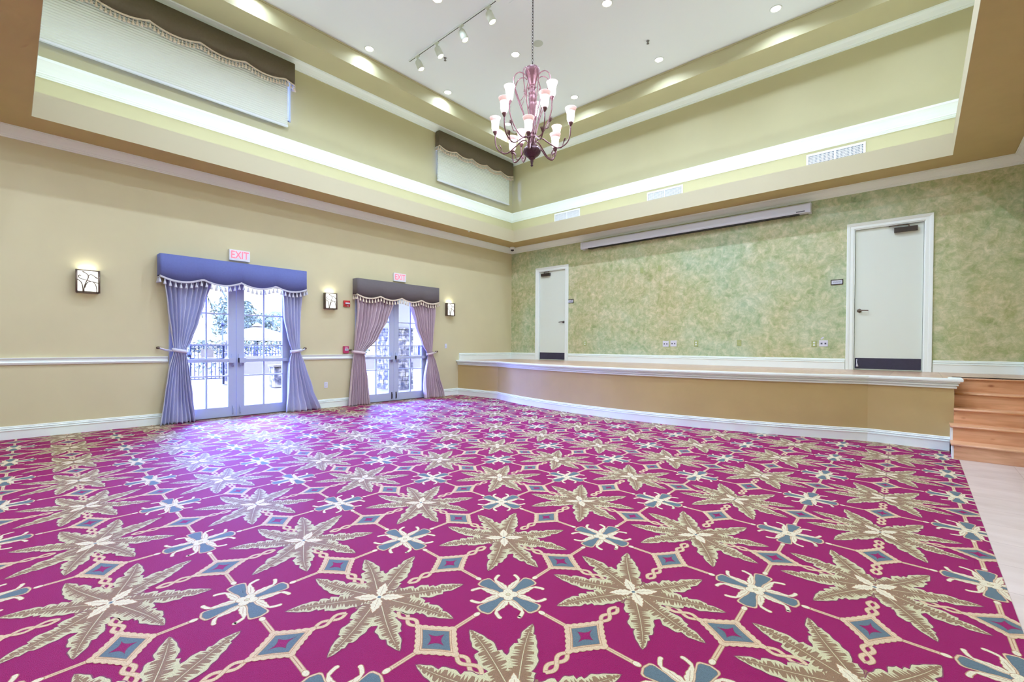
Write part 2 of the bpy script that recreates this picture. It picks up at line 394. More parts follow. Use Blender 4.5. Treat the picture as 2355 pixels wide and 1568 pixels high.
# ------------------------------------------------------------------ stage
def arc(x0, x1, y, sag, n=28):
    c = (x0+x1)/2; h = (x1-x0)/2; Rr = (h*h+sag*sag)/(2*sag); cyy = y-sag+Rr; a = math.asin(h/Rr)
    return [(c+Rr*math.sin(-a+2*a*i/n), cyy-Rr*math.cos(-a+2*a*i/n)) for i in range(n+1)]
foot = [(0, -2.11)]+arc(1.42, 8.585, -2.06, .70)+[(9.45, -2.10)]
bm = BM(); f3 = foot+[(9.45, -.02)]
a = [bm.verts.new((x, y, 0)) for x, y in f3]; b = [bm.verts.new((x, y, .9)) for x, y in f3]; bridge(bm, a, b, 0, closed=False, smooth=False)
ost = struct('stage_front', bm, M['ochre'])
bm = BM(); prism(bm, [(0, 0)]+foot+[(9.45, 0)], .895, .915, 0); prism(bm, [(9.45, 0), (9.45, -1.68), (XR, -1.68), (XR, 0)], .895, .915, 0)
struct('floor_stage', bm, M['stagefl'])
bm = BM(); sweep(bm, foot+[(9.45, -1.9)], [(o+.0, z) for o, z in base], side=-1); struct('baseboard_stage', bm, M['white'])
lip = [(0, .795), (.02, .795), (.022, .803), (.022, .817), (.012, .82), (.012, .826), (.036, .829), (.038, .836), (.036, .849), (.024, .852), (.024, .858), (.048, .861), (.05, .87), (.046, .878), (.075, .884), (.078, .902), (.075, .921), (-.05, .921), (-.05, .9), (0, .9)]
bm = BM(); sweep(bm, foot+[(9.45, -1.72)], lip, side=-1); struct('trim_6', bm, M['white'])

# steps at the right of the stage
st = thing('staircase', 'orange-brown wooden steps climbing to the stage at its right end', 'stairs', (9.85, -2.3, 0)); st['kind'] = 'structure'
ny = [-2.68, -2.43, -2.18, -1.93, -1.68]; nz = [.183, .366, .549, .732, .915]
for i, (y, z) in enumerate(zip(ny, nz)):
    xl = 9.405 if i < 2 else 9.446
    bm = BM(); t = .028
    bk = ny[i+1]+.03 if i < 4 else y+.25
    box(bm, xl, y+.012, z-t, XR, bk, z); pts = [(xl, y+.012, z-t/2), (XR, y+.012, z-t/2)]; tube(bm, pts, t/2, 10)
    obj('stair_tread', bm, M['stair'], st)
    bm = BM(); box(bm, 9.446 if i >= 2 else 9.43, y+.025, z-.183, XR, y+.043, z-t); obj('stair_riser', bm, M['stair'], st)
bm = BM()
for i in range(2): box(bm, 9.415, ny[i]+.03, 0, 9.432, -2.1, nz[i]-.03)
obj('stringer_trim', bm, M['white'], st)

# ------------------------------------------------------------------ stage doors (flush, with casing, closer, lever and kick plate)
def stagedoor(n, x0, x1, hinge_right, lab):
    d = struct('door_%d' % n, loc=((x0+x1)/2, 0, .915), label=lab)
    z0, z1 = .92, 3.395
    bm = BM(); box(bm, x0+.025, .035, z0, x1-.025, .08, z1); obj('door_leaf', bm, M['door'], d)
    leaf = d.children[0]
    bm = BM()      # jamb lining and stop
    box(bm, x0-.002, -.005, .915, x0+.02, .1, 3.42); box(bm, x1-.02, -.005, .915, x1+.002, .1, 3.42); box(bm, x0, -.005, 3.4, x1, .1, 3.42)
    box(bm, x0, .08, .915, x1, .12, 3.42)
    obj('door_jamb', bm, M['white'], d)
    bm = BM()      # casing mitred round three sides
    pr = [(0, 0), (0, -.012), (.012, -.018), (.05, -.018), (.06, -.026), (.085, -.03), (.1, -.03), (.105, -.024), (.105, 0)]
    cs = [(x0+.008, .915, -1, 0), (x0+.008, 3.412, -1, 1), (x1-.008, 3.412, 1, 1), (x1-.008, .915, 1, 0)]
    rows = [[bm.verts.new((x+sx*o, dd, z+sz*o)) for o, dd in pr] for x, z, sx, sz in cs]
    for a, b in zip(rows, rows[1:]): bridge(bm, a, b, closed=False, smooth=False)
    obj('door_casing', bm, M['white'], d)
    s = -1 if hinge_right else 1
    bm = BM(); box(bm, x0+.035, .03, .935, x1-.035, .0355, 1.125); k = obj('kick_plate', bm, M['kick'], d)
    hx = x0+.09 if hinge_right else x1-.09
    bm = BM(); ax = Matrix.Rotation(PI/2, 3, 'X')
    lathe(bm, [(.034, 0), (.034, .008), (.022, .014), (.012, .018), (.012, .05)], (hx, .035, 1.965), 20, axis=ax)
    dx = .13 if hinge_right else -.13
    tube(bm, bez([(hx, -.012, 1.965), (hx+dx*.4, -.016, 1.967), (hx+dx, -.012, 1.962)], 8), [.012, .011, .010, .010, .010, .009, .009, .009, .008][:9], 8)
    obj('lever_handle', bm, M['bronze'] if hinge_right else M['dkbronze'], d, smooth=True)
    cx = x1-.25 if hinge_right else x0+.25
    bm = BM(); box(bm, cx-.15, -.03, 3.27, cx+.15, .034, 3.345); c = obj('door_closer', bm, M['dkbronze'], d)
    bm = BM(); box(bm, cx+(.03 if hinge_right else -.05), -.02, 3.345, cx+(.05 if hinge_right else -.03), 0, 3.37)
    q = cx+(.04 if hinge_right else -.04); e = -.26 if hinge_right else .18
    tube(bm, [(q, -.012, 3.372), (q+e*.5, -.10, 3.374), (q+e, -.012, 3.378)], .008, 6); tube(bm, [(q-.02, -.012, 3.38), (q+e, -.012, 3.385)], .007, 6)
    bmesh.ops.translate(bm, verts=bm.verts, vec=-wloc(d)); 
    a = obj('closer_arm', bm, M['bronze'], c, world=False)
    return d
stagedoor(3, DL[0], DL[1], False, 'left stage door, off-white flush door nearest the corner')
d4 = stagedoor(4, DR[0], DR[1], True, 'right stage door, larger off-white flush door above the steps')
bm = BM(); tube(bm, bez([(8.29, .024, 1.10), (8.29, .0, 1.06), (8.295, .0, 1.02), (8.30, .012, .97)], 9), [.006, .008, .006, .006, .006, .007, .008, .012, .016, .016][:10], 8); obj('kickdown_stop', bm, M['plate'], d4, smooth=True)

# ------------------------------------------------------------------ glazed French doors in the left wall
def french(n, Y, m, lab):
    d = struct('door_%d' % n, loc=(0, (Y[0]+Y[1])/2, 0), label=lab); mid_ = (Y[0]+Y[1])/2
    bm = BM(); box(bm, -.22, Y[0]-.001, 0, -.005, Y[0]+.03, DH); box(bm, -.22, Y[1]-.03, 0, -.005, Y[1]+.001, DH); box(bm, -.22, Y[0], DH-.035, -.005, Y[1], DH)
    obj('door_frame', bm, m, d)
    bm = BM(); pr = [(0, 0), (0, .012), (.04, .018), (.05, .012), (.05, 0)]
    cs = [(Y[0]+.005, 0, -1, 0), (Y[0]+.005, DH-.005, -1, 1), (Y[1]-.005, DH-.005, 1, 1), (Y[1]-.005, 0, 1, 0)]
    rows = [[bm.verts.new((dd, y+sy_*o, z+sz*o)) for o, dd in pr] for y, z, sy_, sz in cs]
    for a, b in zip(rows, rows[1:]): bridge(bm, a, b, closed=False, smooth=False)
    obj('door_casing', bm, m, d)
    bm = BM(); box(bm, -.21, Y[0], 0, -.01, Y[1], .012); obj('threshold', bm, M['bronze'], d)
    for s in (0, 1):
        a, b = (Y[0]+.032, mid_-.003) if s == 0 else (mid_+.003, Y[1]-.032)
        inner, outer = (b, a) if s == 0 else (a, b)
        ga, gb = a+.125, b-.125; x0, x1 = -.075, -.03; zt, zb = 2.385, .19
        bm = BM()
        box(bm, x0, a, .015, x1, ga, 2.49); box(bm, x0, gb, .015, x1, b, 2.49); box(bm, x0, ga, .015, x1, gb, zb); box(bm, x0, ga, zt, x1, gb, 2.49)
        gm = (ga+gb)/2
        box(bm, x0+.008, gm-.013, zb, x1-.002, gm+.013, zt)
        for z in (.739, 1.288, 1.837): box(bm, x0+.009, ga, z-.011, x1-.003, gb, z+.011)
        lf = obj('door_leaf', bm, m, d)
        bm = BM(); box(bm, -.058, ga-.005, zb-.005, -.054, gb+.005, zt+.005); g = obj('glass_pane', bm, M['glass'], lf)
        bm = BM(); far = outer+(.05 if s == 0 else -.05); near = inner-(.03 if s == 0 else -.03)
        lo, hi = min(far, near), max(far, near)
        box(bm, x1+.012, lo, .985, x1+.05, hi, 1.045); box(bm, x1, lo, .975, x1+.06, lo+.05, 1.055)
        box(bm, x1, near-(.10 if s == 0 else 0), .97, x1+.062, near+(0 if s == 0 else .10), 1.06)
        obj('panic_bar', bm, m, lf)
        bm = BM(); yk = inner-(.055 if s == 0 else -.055)
        box(bm, x1, yk-.022, .90, x1+.012, yk+.022, 1.13); tube(bm, [(x1+.03, yk, 1.0), (x1+.045, yk, .95), (x1+.03, yk, .91)], .01, 6)
        obj('latch_plate', bm, M['lav'], lf)
        bm = BM(); box(bm, x1, yk-.011, .05, x1+.012, yk+.011, .21); tube(bm, [(x1+.012, yk, .19), (x1+.03, yk, .16), (x1+.03, yk, .08), (x1+.012, yk, .06)], .006, 6)
        obj('flush_bolt', bm, M['dkbronze'] if n == 2 else M['lav'], lf)
    return d
french(1, D1, M['lav'], 'nearer pair of glazed French doors to the terrace, blue glow in their paint')
french(2, D2, M['door_faintglow'], 'farther pair of glazed French doors, next to the stage')

# upper windows behind the shades
for n, W in ((1, W3), (2, W4)):
    w = struct('window_%d' % n, loc=(-.1, (W[0]+W[1])/2, 5.5))
    bm = BM(); z0, z1 = 5.60, 6.6
    box(bm, -.16, W[0], z0, -.06, W[0]+.05, z1); box(bm, -.16, W[1]-.05, z0, -.06, W[1], z1); box(bm, -.16, W[0], z0, -.06, W[1], z0+.05); box(bm, -.16, W[0], z1-.05, -.06, W[1], z1)
    k = 4 if n == 1 else 3
    for i in range(1, k): y = W[0]+(W[1]-W[0])*i/k; box(bm, -.15, y-.02, z0, -.07, y+.02, z1)
    obj('window_frame', bm, M['white'], w)
    bm = BM(); box(bm, -.115, W[0]+.01, z0+.01, -.11, W[1]-.01, z1-.01); obj('glass_pane', bm, M['glass'], w)

# ------------------------------------------------------------------ valances, fringe and tassels
tb = BM(); lathe(tb, [(.0015, 0), (.0015, -.012), (.006, -.016), (.0075, -.022), (.005, -.027), (.009, -.034), (.015, -.062), (.0155, -.066), (0, -.066)], seg=8)
tassel_mesh = {}
def valance(name, lab, y0, y1, depth, zt, znode, drop, nsc, m, ntas, fringe, group, start=0.0, tscale=1.0, backx=.001, wedge=True):
    t = thing(name, lab, 'valance', (0, (y0+y1)/2, znode), group)
    path = [Vector((backx, y0))]+[Vector((depth-.03+.03*math.sin(k*PI/8), y0+.03-.03*math.cos(k*PI/8))) for k in range(5)]
    n = nsc*14
    for i in range(1, n): path.append(Vector((depth, y0+.03+(y1-y0-.06)*i/n)))
    path += [Vector((depth-.03+.03*math.cos(k*PI/8), y1-.03+.03*math.sin(k*PI/8))) for k in range(5)]+[Vector((backx, y1))]
    def zb(p):
        u = (p.y-y0)/(y1-y0)*nsc+start; fr = u-math.floor(u+1e-9)
        if p.x < depth-.031: return znode
        return znode-drop*(math.sin(PI*min(max(fr, 0), 1))**.85)
    bm = BM()
    top = [bm.verts.new((p.x, p.y, zt)) for p in path]; mids = [bm.verts.new((p.x, p.y, (zt+zb(p))/2)) for p in path]; bot = [bm.verts.new((p.x, p.y, zb(p))) for p in path]
    bridge(bm, top, mids, closed=False); bridge(bm, mids, bot, closed=False)
    inn = []
    for p in path: q = Vector((max(backx, p.x-.018), min(max(p.y, y0+.018), y1-.018))); inn.append(q)
    it = [bm.verts.new((q.x, q.y, zt)) for q in inn]; ib = [bm.verts.new((q.x, q.y, zb(p))) for p, q in zip(path, inn)]
    bridge(bm, it, ib, closed=False); bridge(bm, bot, ib, closed=False)
    f = bm.faces.new(top)
    body = obj('valance_board', bm, m, t)
    bm = BM(); pts = [(p.x+.004 if p.x > backx+.01 else p.x, p.y, zb(p)-.002) for p in path]
    fl = []
    for x, y, z in pts: fl.append((x, y, z))
    w = .022*tscale
    a = [bm.verts.new((x+.003, y, z+w/2)) for x, y, z in fl]; b = [bm.verts.new((x+.007, y, z)) for x, y, z in fl]; c = [bm.verts.new((x+.003, y, z-w/2)) for x, y, z in fl]
    bridge(bm, a, b, closed=False); bridge(bm, b, c, closed=False)
    obj('fringe_tape', bm, fringe, t)
    # tassels evenly along the path
    L = [0]
    for p, q in zip(path, path[1:]): L.append(L[-1]+(q-p).length)
    for i in range(ntas):
        s = L[-1]*(i+.5)/ntas; k = max(j for j in range(len(L)) if L[j] <= s); k = min(k, len(path)-2)
        fr = (s-L[k])/max(1e-6, L[k+1]-L[k]); p = path[k].lerp(path[k+1], fr)
        z = zb(path[k])*(1-fr)+zb(path[k+1])*fr
        if fringe.name not in tassel_mesh:
            tcp = tb.copy(); o = obj('tassel', tcp, fringe, t, world=False); tassel_mesh[fringe.name] = o.data
        else:
            o = bpy.data.objects.new('tassel', tassel_mesh[fringe.name]); C.objects.link(o); o.parent = t
        o.location = Vector((p.x+.004, p.y, z-.008))-wloc(t); o.scale = (tscale,)*3
        o.rotation_euler = (0, 0, (i*1.3) % 6)
    return t
valance('window_valance', 'glow-tinted blue scalloped valance over the nearer French doors', -8.50, -6.19, .2, 2.735, 2.383, .075, 4, M['val_glow'], 38, M['tass'], None, tscale=1.45)
valance('window_valance', 'plum-taupe scalloped valance over the farther French doors', -5.13, -2.90, .2, 2.733, 2.388, .068, 4, M['val2'], 36, M['tap'], None, tscale=1.45)
valance('window_valance', 'long dark olive valance over the high pleated shade at upper left', -10.45, -6.40, .16, 6.672, 6.318, .075, 6, M['valu'], 84, M['tap'], None, start=.28, tscale=1.35)
valance('window_valance', 'short dark olive valance tucked high into the wall corner', -2.90, -.115, .16, 6.672, 6.30, .065, 5, M['valu'], 60, M['tap'], None, tscale=1.35)

# pleated shades
def shade(lab, y0, y1, z0, z1):
    t = thing('pleated_shade', lab, 'window shade', (.05, (y0+y1)/2, z0), None)
    bm = BM(); n = int((z1-z0-.03)/.038); rows = []
    for i in range(2*n+1):
        z = z0+.02+(z1-z0-.03)*i/(2*n); x = .078+(.010 if i % 2 else 0)
        rows.append([bm.verts.new((x, y0, z)), bm.verts.new((x, y1, z))])
    for a, b in zip(rows, rows[1:]): bridge(bm, a, b, closed=False, smooth=False)
    rows = []
    for i in range(2*n+1):
        z = z0+.02+(z1-z0-.03)*i/(2*n); x = .062-(.010 if i % 2 else 0)
        rows.append([bm.verts.new((x, y0, z)), bm.verts.new((x, y1, z))])
    for a, b in zip(rows, rows[1:]): bridge(bm, a, b, closed=False, smooth=False)
    obj('pleated_fabric', bm, M['shade'], t)
    bm = BM(); box(bm, .052, y0-.003, z0-.008, .095, y1+.003, z0+.022); obj('bottom_rail', bm, M['rail'], t)
    bm = BM(); box(bm, .004, y0, z1-.02, .095, y1, z1+.03); obj('head_rail', bm, M['rail'], t)
shade('long white pleated shade under the long olive valance', -10.3, -6.515, 5.468, 6.6)
shade('short white pleated shade under the corner olive valance', -2.885, -.225, 5.455, 6.6)

# ------------------------------------------------------------------ curtains
def interp(tab, z):
    for (z0, y0), (z1, y1) in zip(tab, tab[1:]):
        if z0 >= z >= z1:
            t = (z0-z)/(z0-z1); t2 = t*t*(3-2*t)*.35+t*.65; return y0+(y1-y0)*t2
    return tab[0][1] if z > tab[0][0] else tab[-1][1]
def curtain(lab, L, Rr, n, m, tie, hook_y, seed, group=None):
    """L, Rr: [(z, y)] outlines of the hung panel; tie = (z centre)"""
    rnd = random.Random(seed)
    t = thing('curtain', lab, 'curtain', (.11, (L[0][1]+Rr[0][1])/2, 0), group)
    ztop = 2.66; NZ, NU = 90, n*12; ph = [rnd.uniform(-.5, .5) for _ in range(n+1)]; am = [rnd.uniform(.75, 1.2) for _ in range(n+1)]
    bm = BM(); rows = []
    for i in range(NZ+1):
        z = ztop+(.004-ztop)*i/NZ
        a, b = interp(L, z), interp(Rr, z); w = b-a
        d = abs(z-tie); g = math.exp(-(d/.16)**2)
        amp = min(.080, .85*w/n+.018)*(1-.35*g); xc = .112+.01*math.sin(z*2+seed)
        row = []
        for k in range(NU+1):
            u = k/NU; pk = u*n; j = int(min(pk, n-1)); fr = pk-j
            uu = u+.012*math.sin(2*PI*(u*1.7+z*.55+seed))*(1-g)
            th = 2*PI*n*u+.8*ph[j]*math.sin(PI*fr)+.5*math.sin(3.1*z+seed+4*u)*(1-g)
            wv = math.sin(th); wv = math.copysign(abs(wv)**.8, wv)
            x = xc+amp*am[j]*wv+.012*math.sin(5.3*u+2.2*z+seed)*(1-g)
            x += .030*g*math.sin(PI*u)           # gathered waist bulges
            if z < .35: x += (.35-z)*.10*math.sin(2*PI*(1.5*u+seed*.3))+(.35-z)*.06
            y = a+w*max(0, min(1, uu))+.25*w/n*math.cos(th)*.6
            row.append(bm.verts.new((min(max(.012, x), .165 if z > 2.2 else .30), y, z)))
        rows.append(row)
    for p, q in zip(rows, rows[1:]): bridge(bm, p, q, closed=False)
    o = obj('curtain_panel', bm, m, t); md = o.modifiers.new('thick', 'SOLIDIFY'); md.thickness = .003; md.offset = 0
    a, b = interp(L, tie), interp(Rr, tie)
    bm = BM(); rows = []
    for k in range(33):
        an = 2*PI*k/32; yy = (a+b)/2+((b-a)/2+.022)*math.cos(an); xx = .115+.075*math.sin(an); zz = tie+.018*math.cos(an)*(1 if hook_y < a else -1)*-1
        rows.append([bm.verts.new((max(.006, xx), yy, zz-.03)), bm.verts.new((max(.006, xx)+(.008 if math.sin(an) > 0 else 0), yy, zz)), bm.verts.new((max(.006, xx), yy, zz+.03))])
    for p, q in zip(rows, rows[1:]): bridge(bm, p, q, closed=False)
    o2 = obj('tieback_band', bm, m, t); md = o2.modifiers.new('thick', 'SOLIDIFY'); md.thickness = .004
    e = a if hook_y < a else b
    bm = BM(); tube(bm, bez([(.10, e, tie+.0), (.09, (e+hook_y)/2, tie+.02), (.045, hook_y, tie+.05)], 10), .010, 6)
    tube(bm, bez([(.07, e, tie-.01), (.06, (e+hook_y)/2, tie+.005), (.045, hook_y, tie+.045)], 10), .008, 6); obj('tieback_cord', bm, m, t)
    bm = BM(); ax = Matrix.Rotation(PI/2, 3, 'Y'); lathe(bm, [(.02, 0), (.02, .006), (.008, .01), (.008, .05), (.022, .058), (.016, .075), (0, .08)], (.001, hook_y, tie+.05), 12, axis=ax)
    obj('holdback_hook', bm, M['bronze'], t, smooth=True)
    return t
curtain('glow-tinted blue tied-back curtain at the left of the nearer French doors',
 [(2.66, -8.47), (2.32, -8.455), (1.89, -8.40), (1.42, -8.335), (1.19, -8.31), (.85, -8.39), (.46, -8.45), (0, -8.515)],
 [(2.66, -7.70), (2.32, -7.78), (1.97, -7.87), (1.68, -7.955), (1.39, -8.06), (1.19, -8.145), (.82, -8.105), (.43, -8.06), (0, -8.0)], 9, M['cur_glow'], 1.19, -8.50, 1)
curtain('glow-tinted blue tied-back curtain at the right of the nearer French doors',
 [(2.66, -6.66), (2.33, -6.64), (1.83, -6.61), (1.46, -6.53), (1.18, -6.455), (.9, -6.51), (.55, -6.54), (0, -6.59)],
 [(2.66, -6.24), (2.32, -6.26), (1.85, -6.265), (1.18, -6.29), (.89, -6.20), (.40, -6.06), (.03, -5.905), (0, -5.9)], 6, M['cur_glow'], 1.18, -6.16, 2)
curtain('dusty mauve tied-back curtain at the left of the farther French doors',
 [(2.66, -5.105), (2.31, -5.11), (1.82, -5.125), (1.28, -5.145), (.96, -5.18), (.43, -5.235), (.04, -5.29), (0, -5.3)],
 [(2.66, -4.10), (2.25, -4.22), (1.85, -4.35), (1.44, -4.58), (1.13, -4.92), (1.04, -4.89), (.52, -4.835), (.17, -4.82), (0, -4.81)], 10, M['cur2'], 1.14, -5.19, 3)
curtain('dusty mauve tied-back curtain at the right of the farther French doors, near the stage',
 [(2.66, -3.84), (2.24, -3.725), (1.77, -3.585), (1.34, -3.38), (1.07, -3.195), (.92, -3.225), (.56, -3.30), (.07, -3.315), (0, -3.32)],
 [(2.66, -2.99), (2.21, -3.01), (1.67, -3.045), (1.12, -3.065), (.87, -2.93), (.54, -2.82), (.11, -2.69), (0, -2.68)], 9, M['cur2'], 1.10, -2.86, 4)

# ------------------------------------------------------------------ floors
bm = BM(); box(bm, 9.475, YN, -.05, XR, -1.5, .001); struct('floor_tile', bm, M['tile'])
YARN = ['c_mag', 'c_dark', 'c_leaf', 'c_brown', 'c_cream', 'c_tan', 'c_peach', 'c_blue']
MAG, DARK, LEAF, BROWN, CREAM, TAN, PEACH, BLUE = range(8)
class Motif:
    """flat yarn shapes of one repeat: (material, layer, polygon)"""
    def __init__(s): s.p = []
    def add(s, mi, layer, poly): s.p.append((mi, layer, poly))
def poly_strip(m, mi, layer, pts, ws):
    """ribbon with half widths"""
    n = len(pts); L = []; Rr = []
    for i, p in enumerate(pts):
        a = Vector(pts[max(i-1, 0)]); b = Vector(pts[min(i+1, n-1)]); d = (b-a).normalized(); nn = Vector((-d.y, d.x)); w = ws[i] if isinstance(ws, list) else ws
        L.append(Vector(p)+nn*w); Rr.append(Vector(p)-nn*w)
    for i in range(n-1): m.add(mi, layer, [L[i], L[i+1], Rr[i+1], Rr[i]])
mo = Motif()
def at(th, r, s):  # along direction th, sideways s
    c, k = math.cos(th), math.sin(th); return Vector((c*r-k*s, k*r+c*s))
def banded(mi, layer, prof):
    """prof: [(th-less) (r, sL, sR)] between left and right edges"""
    for (r0, a0, b0, th0), (r1, a1, b1, th1) in zip(prof, prof[1:]):
        mo.add(mi, layer, [at(th0, r0, a0), at(th1, r1, a1), at(th1, r1, b1), at(th0, r0, b0)])
rc = random.Random(11)
def leaf(th, r0, r1, w, bend, kk=0):
    n = 84; L = r1-r0
    def env(t): return w*(math.sin(PI*min(1, t**.72*.98+.02))**.75)*(1 if t < .97 else (1-t)/.03*.5+.5)
    tearL = sorted(rc.uniform(.25, .85) for _ in range(3)); tearR = sorted(rc.uniform(.25, .85) for _ in range(3))
    def tear(t, ts):
        f = 1
        for q in ts:
            if 0 <= t-q < .10: f = min(f, .62+3.8*(t-q))
        return f
    outl, body, brow = [], [], []
    for i in range(n+1):
        t = i/n; r = r0+L*t; e = env(t); tl, tr = tear(t, tearL), tear(t, tearR); a = th+bend*(t-.5)*t
        wob = 1+.05*math.sin(t*46)
        outl.append((r, -e*tr*wob-.005, e*tl*wob+.005, a)); body.append((r, -e*tr*wob, e*tl*wob, a))
        z = (i % 3)/2.0; deep = .90 if t < .22 else .60
        fl = (.20+.55*(1-z)) if (i//3) % 4 else .90; fr_ = (.20+.55*z) if (i//3+1) % 4 else .88
        brow.append((r, -e*tr*min(deep+.15, fr_+(.3 if t < .3 else 0)), e*tl*min(deep+.15, fl+(.3 if t < .3 else 0)), a))
    outl.append((r1+.006, -.001, .001, th+bend*.5))
    banded(DARK, 2+.1*kk, outl); banded(LEAF, 3+.1*kk, body); banded(BROWN, 4+.1*kk, brow)
    banded(LEAF, 5+.1*kk, [(r0+L*t, -.0022*(1-t)-.0006, .0022*(1-t)+.0006, th+bend*(t-.5)*t) for t in [k/8 for k in range(1, 8)]])
ang = [22.6, 56, 124, 157.4, 202.6, 236, 304, 337.4]
for k, a in enumerate(ang):
    leaf(math.radians(a), .03, .464, .070, .10 if k % 2 else -.10, k)
# dark brown ground under the leaves
c8 = [at(2*PI*k/24, .12 if k % 3 else .14, 0) for k in range(24)]; mo.add(BROWN, 1.9, c8)
for k in range(4):      # four small ivory leaves and the centre stone
    th = PI/4+k*PI/2
    for lay, mi, ex in ((6+.1*k, TAN, .004), (7+.1*k, CREAM, 0)):
        pr = []
        for i in range(15):
            t = i/14; e = .030*math.sin(PI*min(1, t**.8))*(1-.25*((i % 3) == 2))+ex; pr.append((.008+.128*t+(ex if i == 14 else 0), -e if 0 < i < 14 else -.001, e if 0 < i < 14 else .001, th))
        banded(mi, lay, pr)
    banded(TAN, 8, [(.02, -.001, .001, th), (.10, -.001, .001, th)])
mo.add(CREAM, 8, [at(k*PI/2, .020, 0) for k in range(4)]); mo.add(BLUE, 9, [at(k*PI/2, .012, 0) for k in range(4)])
# twisted ropes out to the lozenges
def rope(th, r0, r1, n=2):
    for s in (1, -1):
        pts = []; ws = []
        for i in range(25):
            t = i/24; pts.append(at(th, r0+(r1-r0)*t, s*.020*math.sin(PI*n*t)+0)); ws.append(.0085)
        poly_strip(mo, TAN, 1 if s > 0 else 3, pts, [.0115]*25); poly_strip(mo, PEACH, 2 if s > 0 else 4, pts, ws)
for k in range(4): rope(k*PI/2, .19, .350)
# lozenges halfway between palms
def lozenge(cx, cy, ax, ay):
    def dia(ax_, ay_, conc, bump=0, n=10):
        cor = [Vector((ax_, 0)), Vector((0, ay_)), Vector((-ax_, 0)), Vector((0, -ay_))]; out = []
        for q in range(4):
            a, b = cor[q], cor[(q+1) % 4]; d = (b-a); nn = Vector((d.y, -d.x)).normalized()
            for i in range(n):
                t = i/n; out.append(a+d*t+nn*(-conc*math.sin(PI*t)+bump*abs(math.sin(PI*t*6)))+Vector((cx, cy)))
        return out
    mo.add(TAN, 5, dia(ax+.003, ay+.003, .004, .006, 36)); mo.add(PEACH, 6, dia(ax, ay, .004, .006, 36))
    mo.add(TAN, 7, dia(ax*.80, ay*.80, .004)); mo.add(PEACH, 8, dia(ax*.765, ay*.765, .004)); mo.add(TAN, 8.5, dia(ax*.70, ay*.70, .002)); mo.add(BLUE, 9, dia(ax*.66, ay*.66, .002))
    mo.add(DARK, 10, dia(ax*.39, ay*.43, .014, 0)); mo.add(MAG, 11, dia(ax*.34, ay*.38, .013, 0))
lozenge(.5, 0, .158, .120); lozenge(0, .5, .118, .156)
# flower in the middle of every four palms, with beaded rods to the lozenges
for k in range(4):
    th = k*PI/2; O = Vector((.5, .5))
    def P(r, s, th=th): return at(th, r, s)+O
    for lay, mi, ex in ((3+.1*k, TAN, .0105), (4+.1*k, PEACH, .008), (5+.1*k, TAN, .0022), (6+.1*k, BLUE, 0)):
        pr = []
        for i in range(19):
            t = i/18; r = .03+(.172+ex)*t; e = .019-.006*math.sin(PI*min(1, t*2))+.027*(t**1.5)
            if t > .82: e *= math.sqrt(max(0, 1-((t-.82)/.18)**2))
            pr.append((r, e+ex if e > .001 else ex))
        for (r0, e0), (r1, e1) in zip(pr, pr[1:]): mo.add(mi, lay, [P(r0, e0), P(r1, e1), P(r1, -e1), P(r0, -e0)])
    for s in (1, -1):   # curled ivory sprays either side of each petal
        kq = .1*k+(.05 if s > 0 else 0)
        base_ = th+s*math.radians(33)
        pts = []; ws = []
        for i in range(17):
            t = i/16; r = .035+.172*t; a = base_-s*math.radians(9)*math.sin(PI*t*.9)+s*math.radians(-7)*t*t*1.2+(s*math.radians(9)*max(0, t-.78)/.22)
            pts.append(at(a, r, 0)+O); ws.append(.005+.021*math.sin(PI*min(1, t*1.2+.1))**1.0*(1-t)**.35*(1-.25*((i % 3) == 0)) if t < .8 else .0085)
        poly_strip(mo, TAN, 1+kq, pts, [w+.0035 for w in ws]); poly_strip(mo, CREAM, 2+kq, pts, ws)
        p0 = at(base_-s*math.radians(2), .205, 0)+O; mo.add(TAN, 1, [p0+Vector((.0125*math.cos(q*PI/5), .0125*math.sin(q*PI/5))) for q in range(10)]); mo.add(CREAM, 2, [p0+Vector((.0095*math.cos(q*PI/5), .0095*math.sin(q*PI/5))) for q in range(10)])
        poly_strip(mo, TAN, 5, [at(base_-s*math.radians(3), .07, 0)+O, at(base_-s*math.radians(9), .13, 0)+O], .0012)
    bead = [P(.238+.019*math.cos(q*PI/8), .013*math.sin(q*PI/8)) for q in range(16)]; mo.add(TAN, 3, [O+(p-O)*1.0+(p-P(.238, 0))*.22 for p in bead]); mo.add(CREAM, 4, bead)
    poly_strip(mo, TAN, 1, [P(.25, 0), P(.39, 0)], .0125); poly_strip(mo, PEACH, 2, [P(.25, 0), P(.39, 0)], .0095); poly_strip(mo, TAN, 3, [P(.27, 0), P(.375, 0)], .0018)
for k in range(4):
    th = PI/4+k*PI/2
    for lay, mi, ex in ((7+.1*k, TAN, .003), (8+.1*k, CREAM, 0)):
        c = at(th, .030, 0)+Vector((.5, .5)); mo.add(mi, lay, [c+Vector(((.025+ex)*math.cos(q*PI/7), (.025+ex)*math.sin(q*PI/7))) for q in range(14)])
mo.add(TAN, 9, [Vector((.5, .5))+Vector((.014*math.cos(q*PI/6), .014*math.sin(q*PI/6))) for q in range(12)])
mo.add(LEAF, 10, [Vector((.5, .5))+Vector((.011*math.cos(q*PI/6), .011*math.sin(q*PI/6))) for q in range(12)])
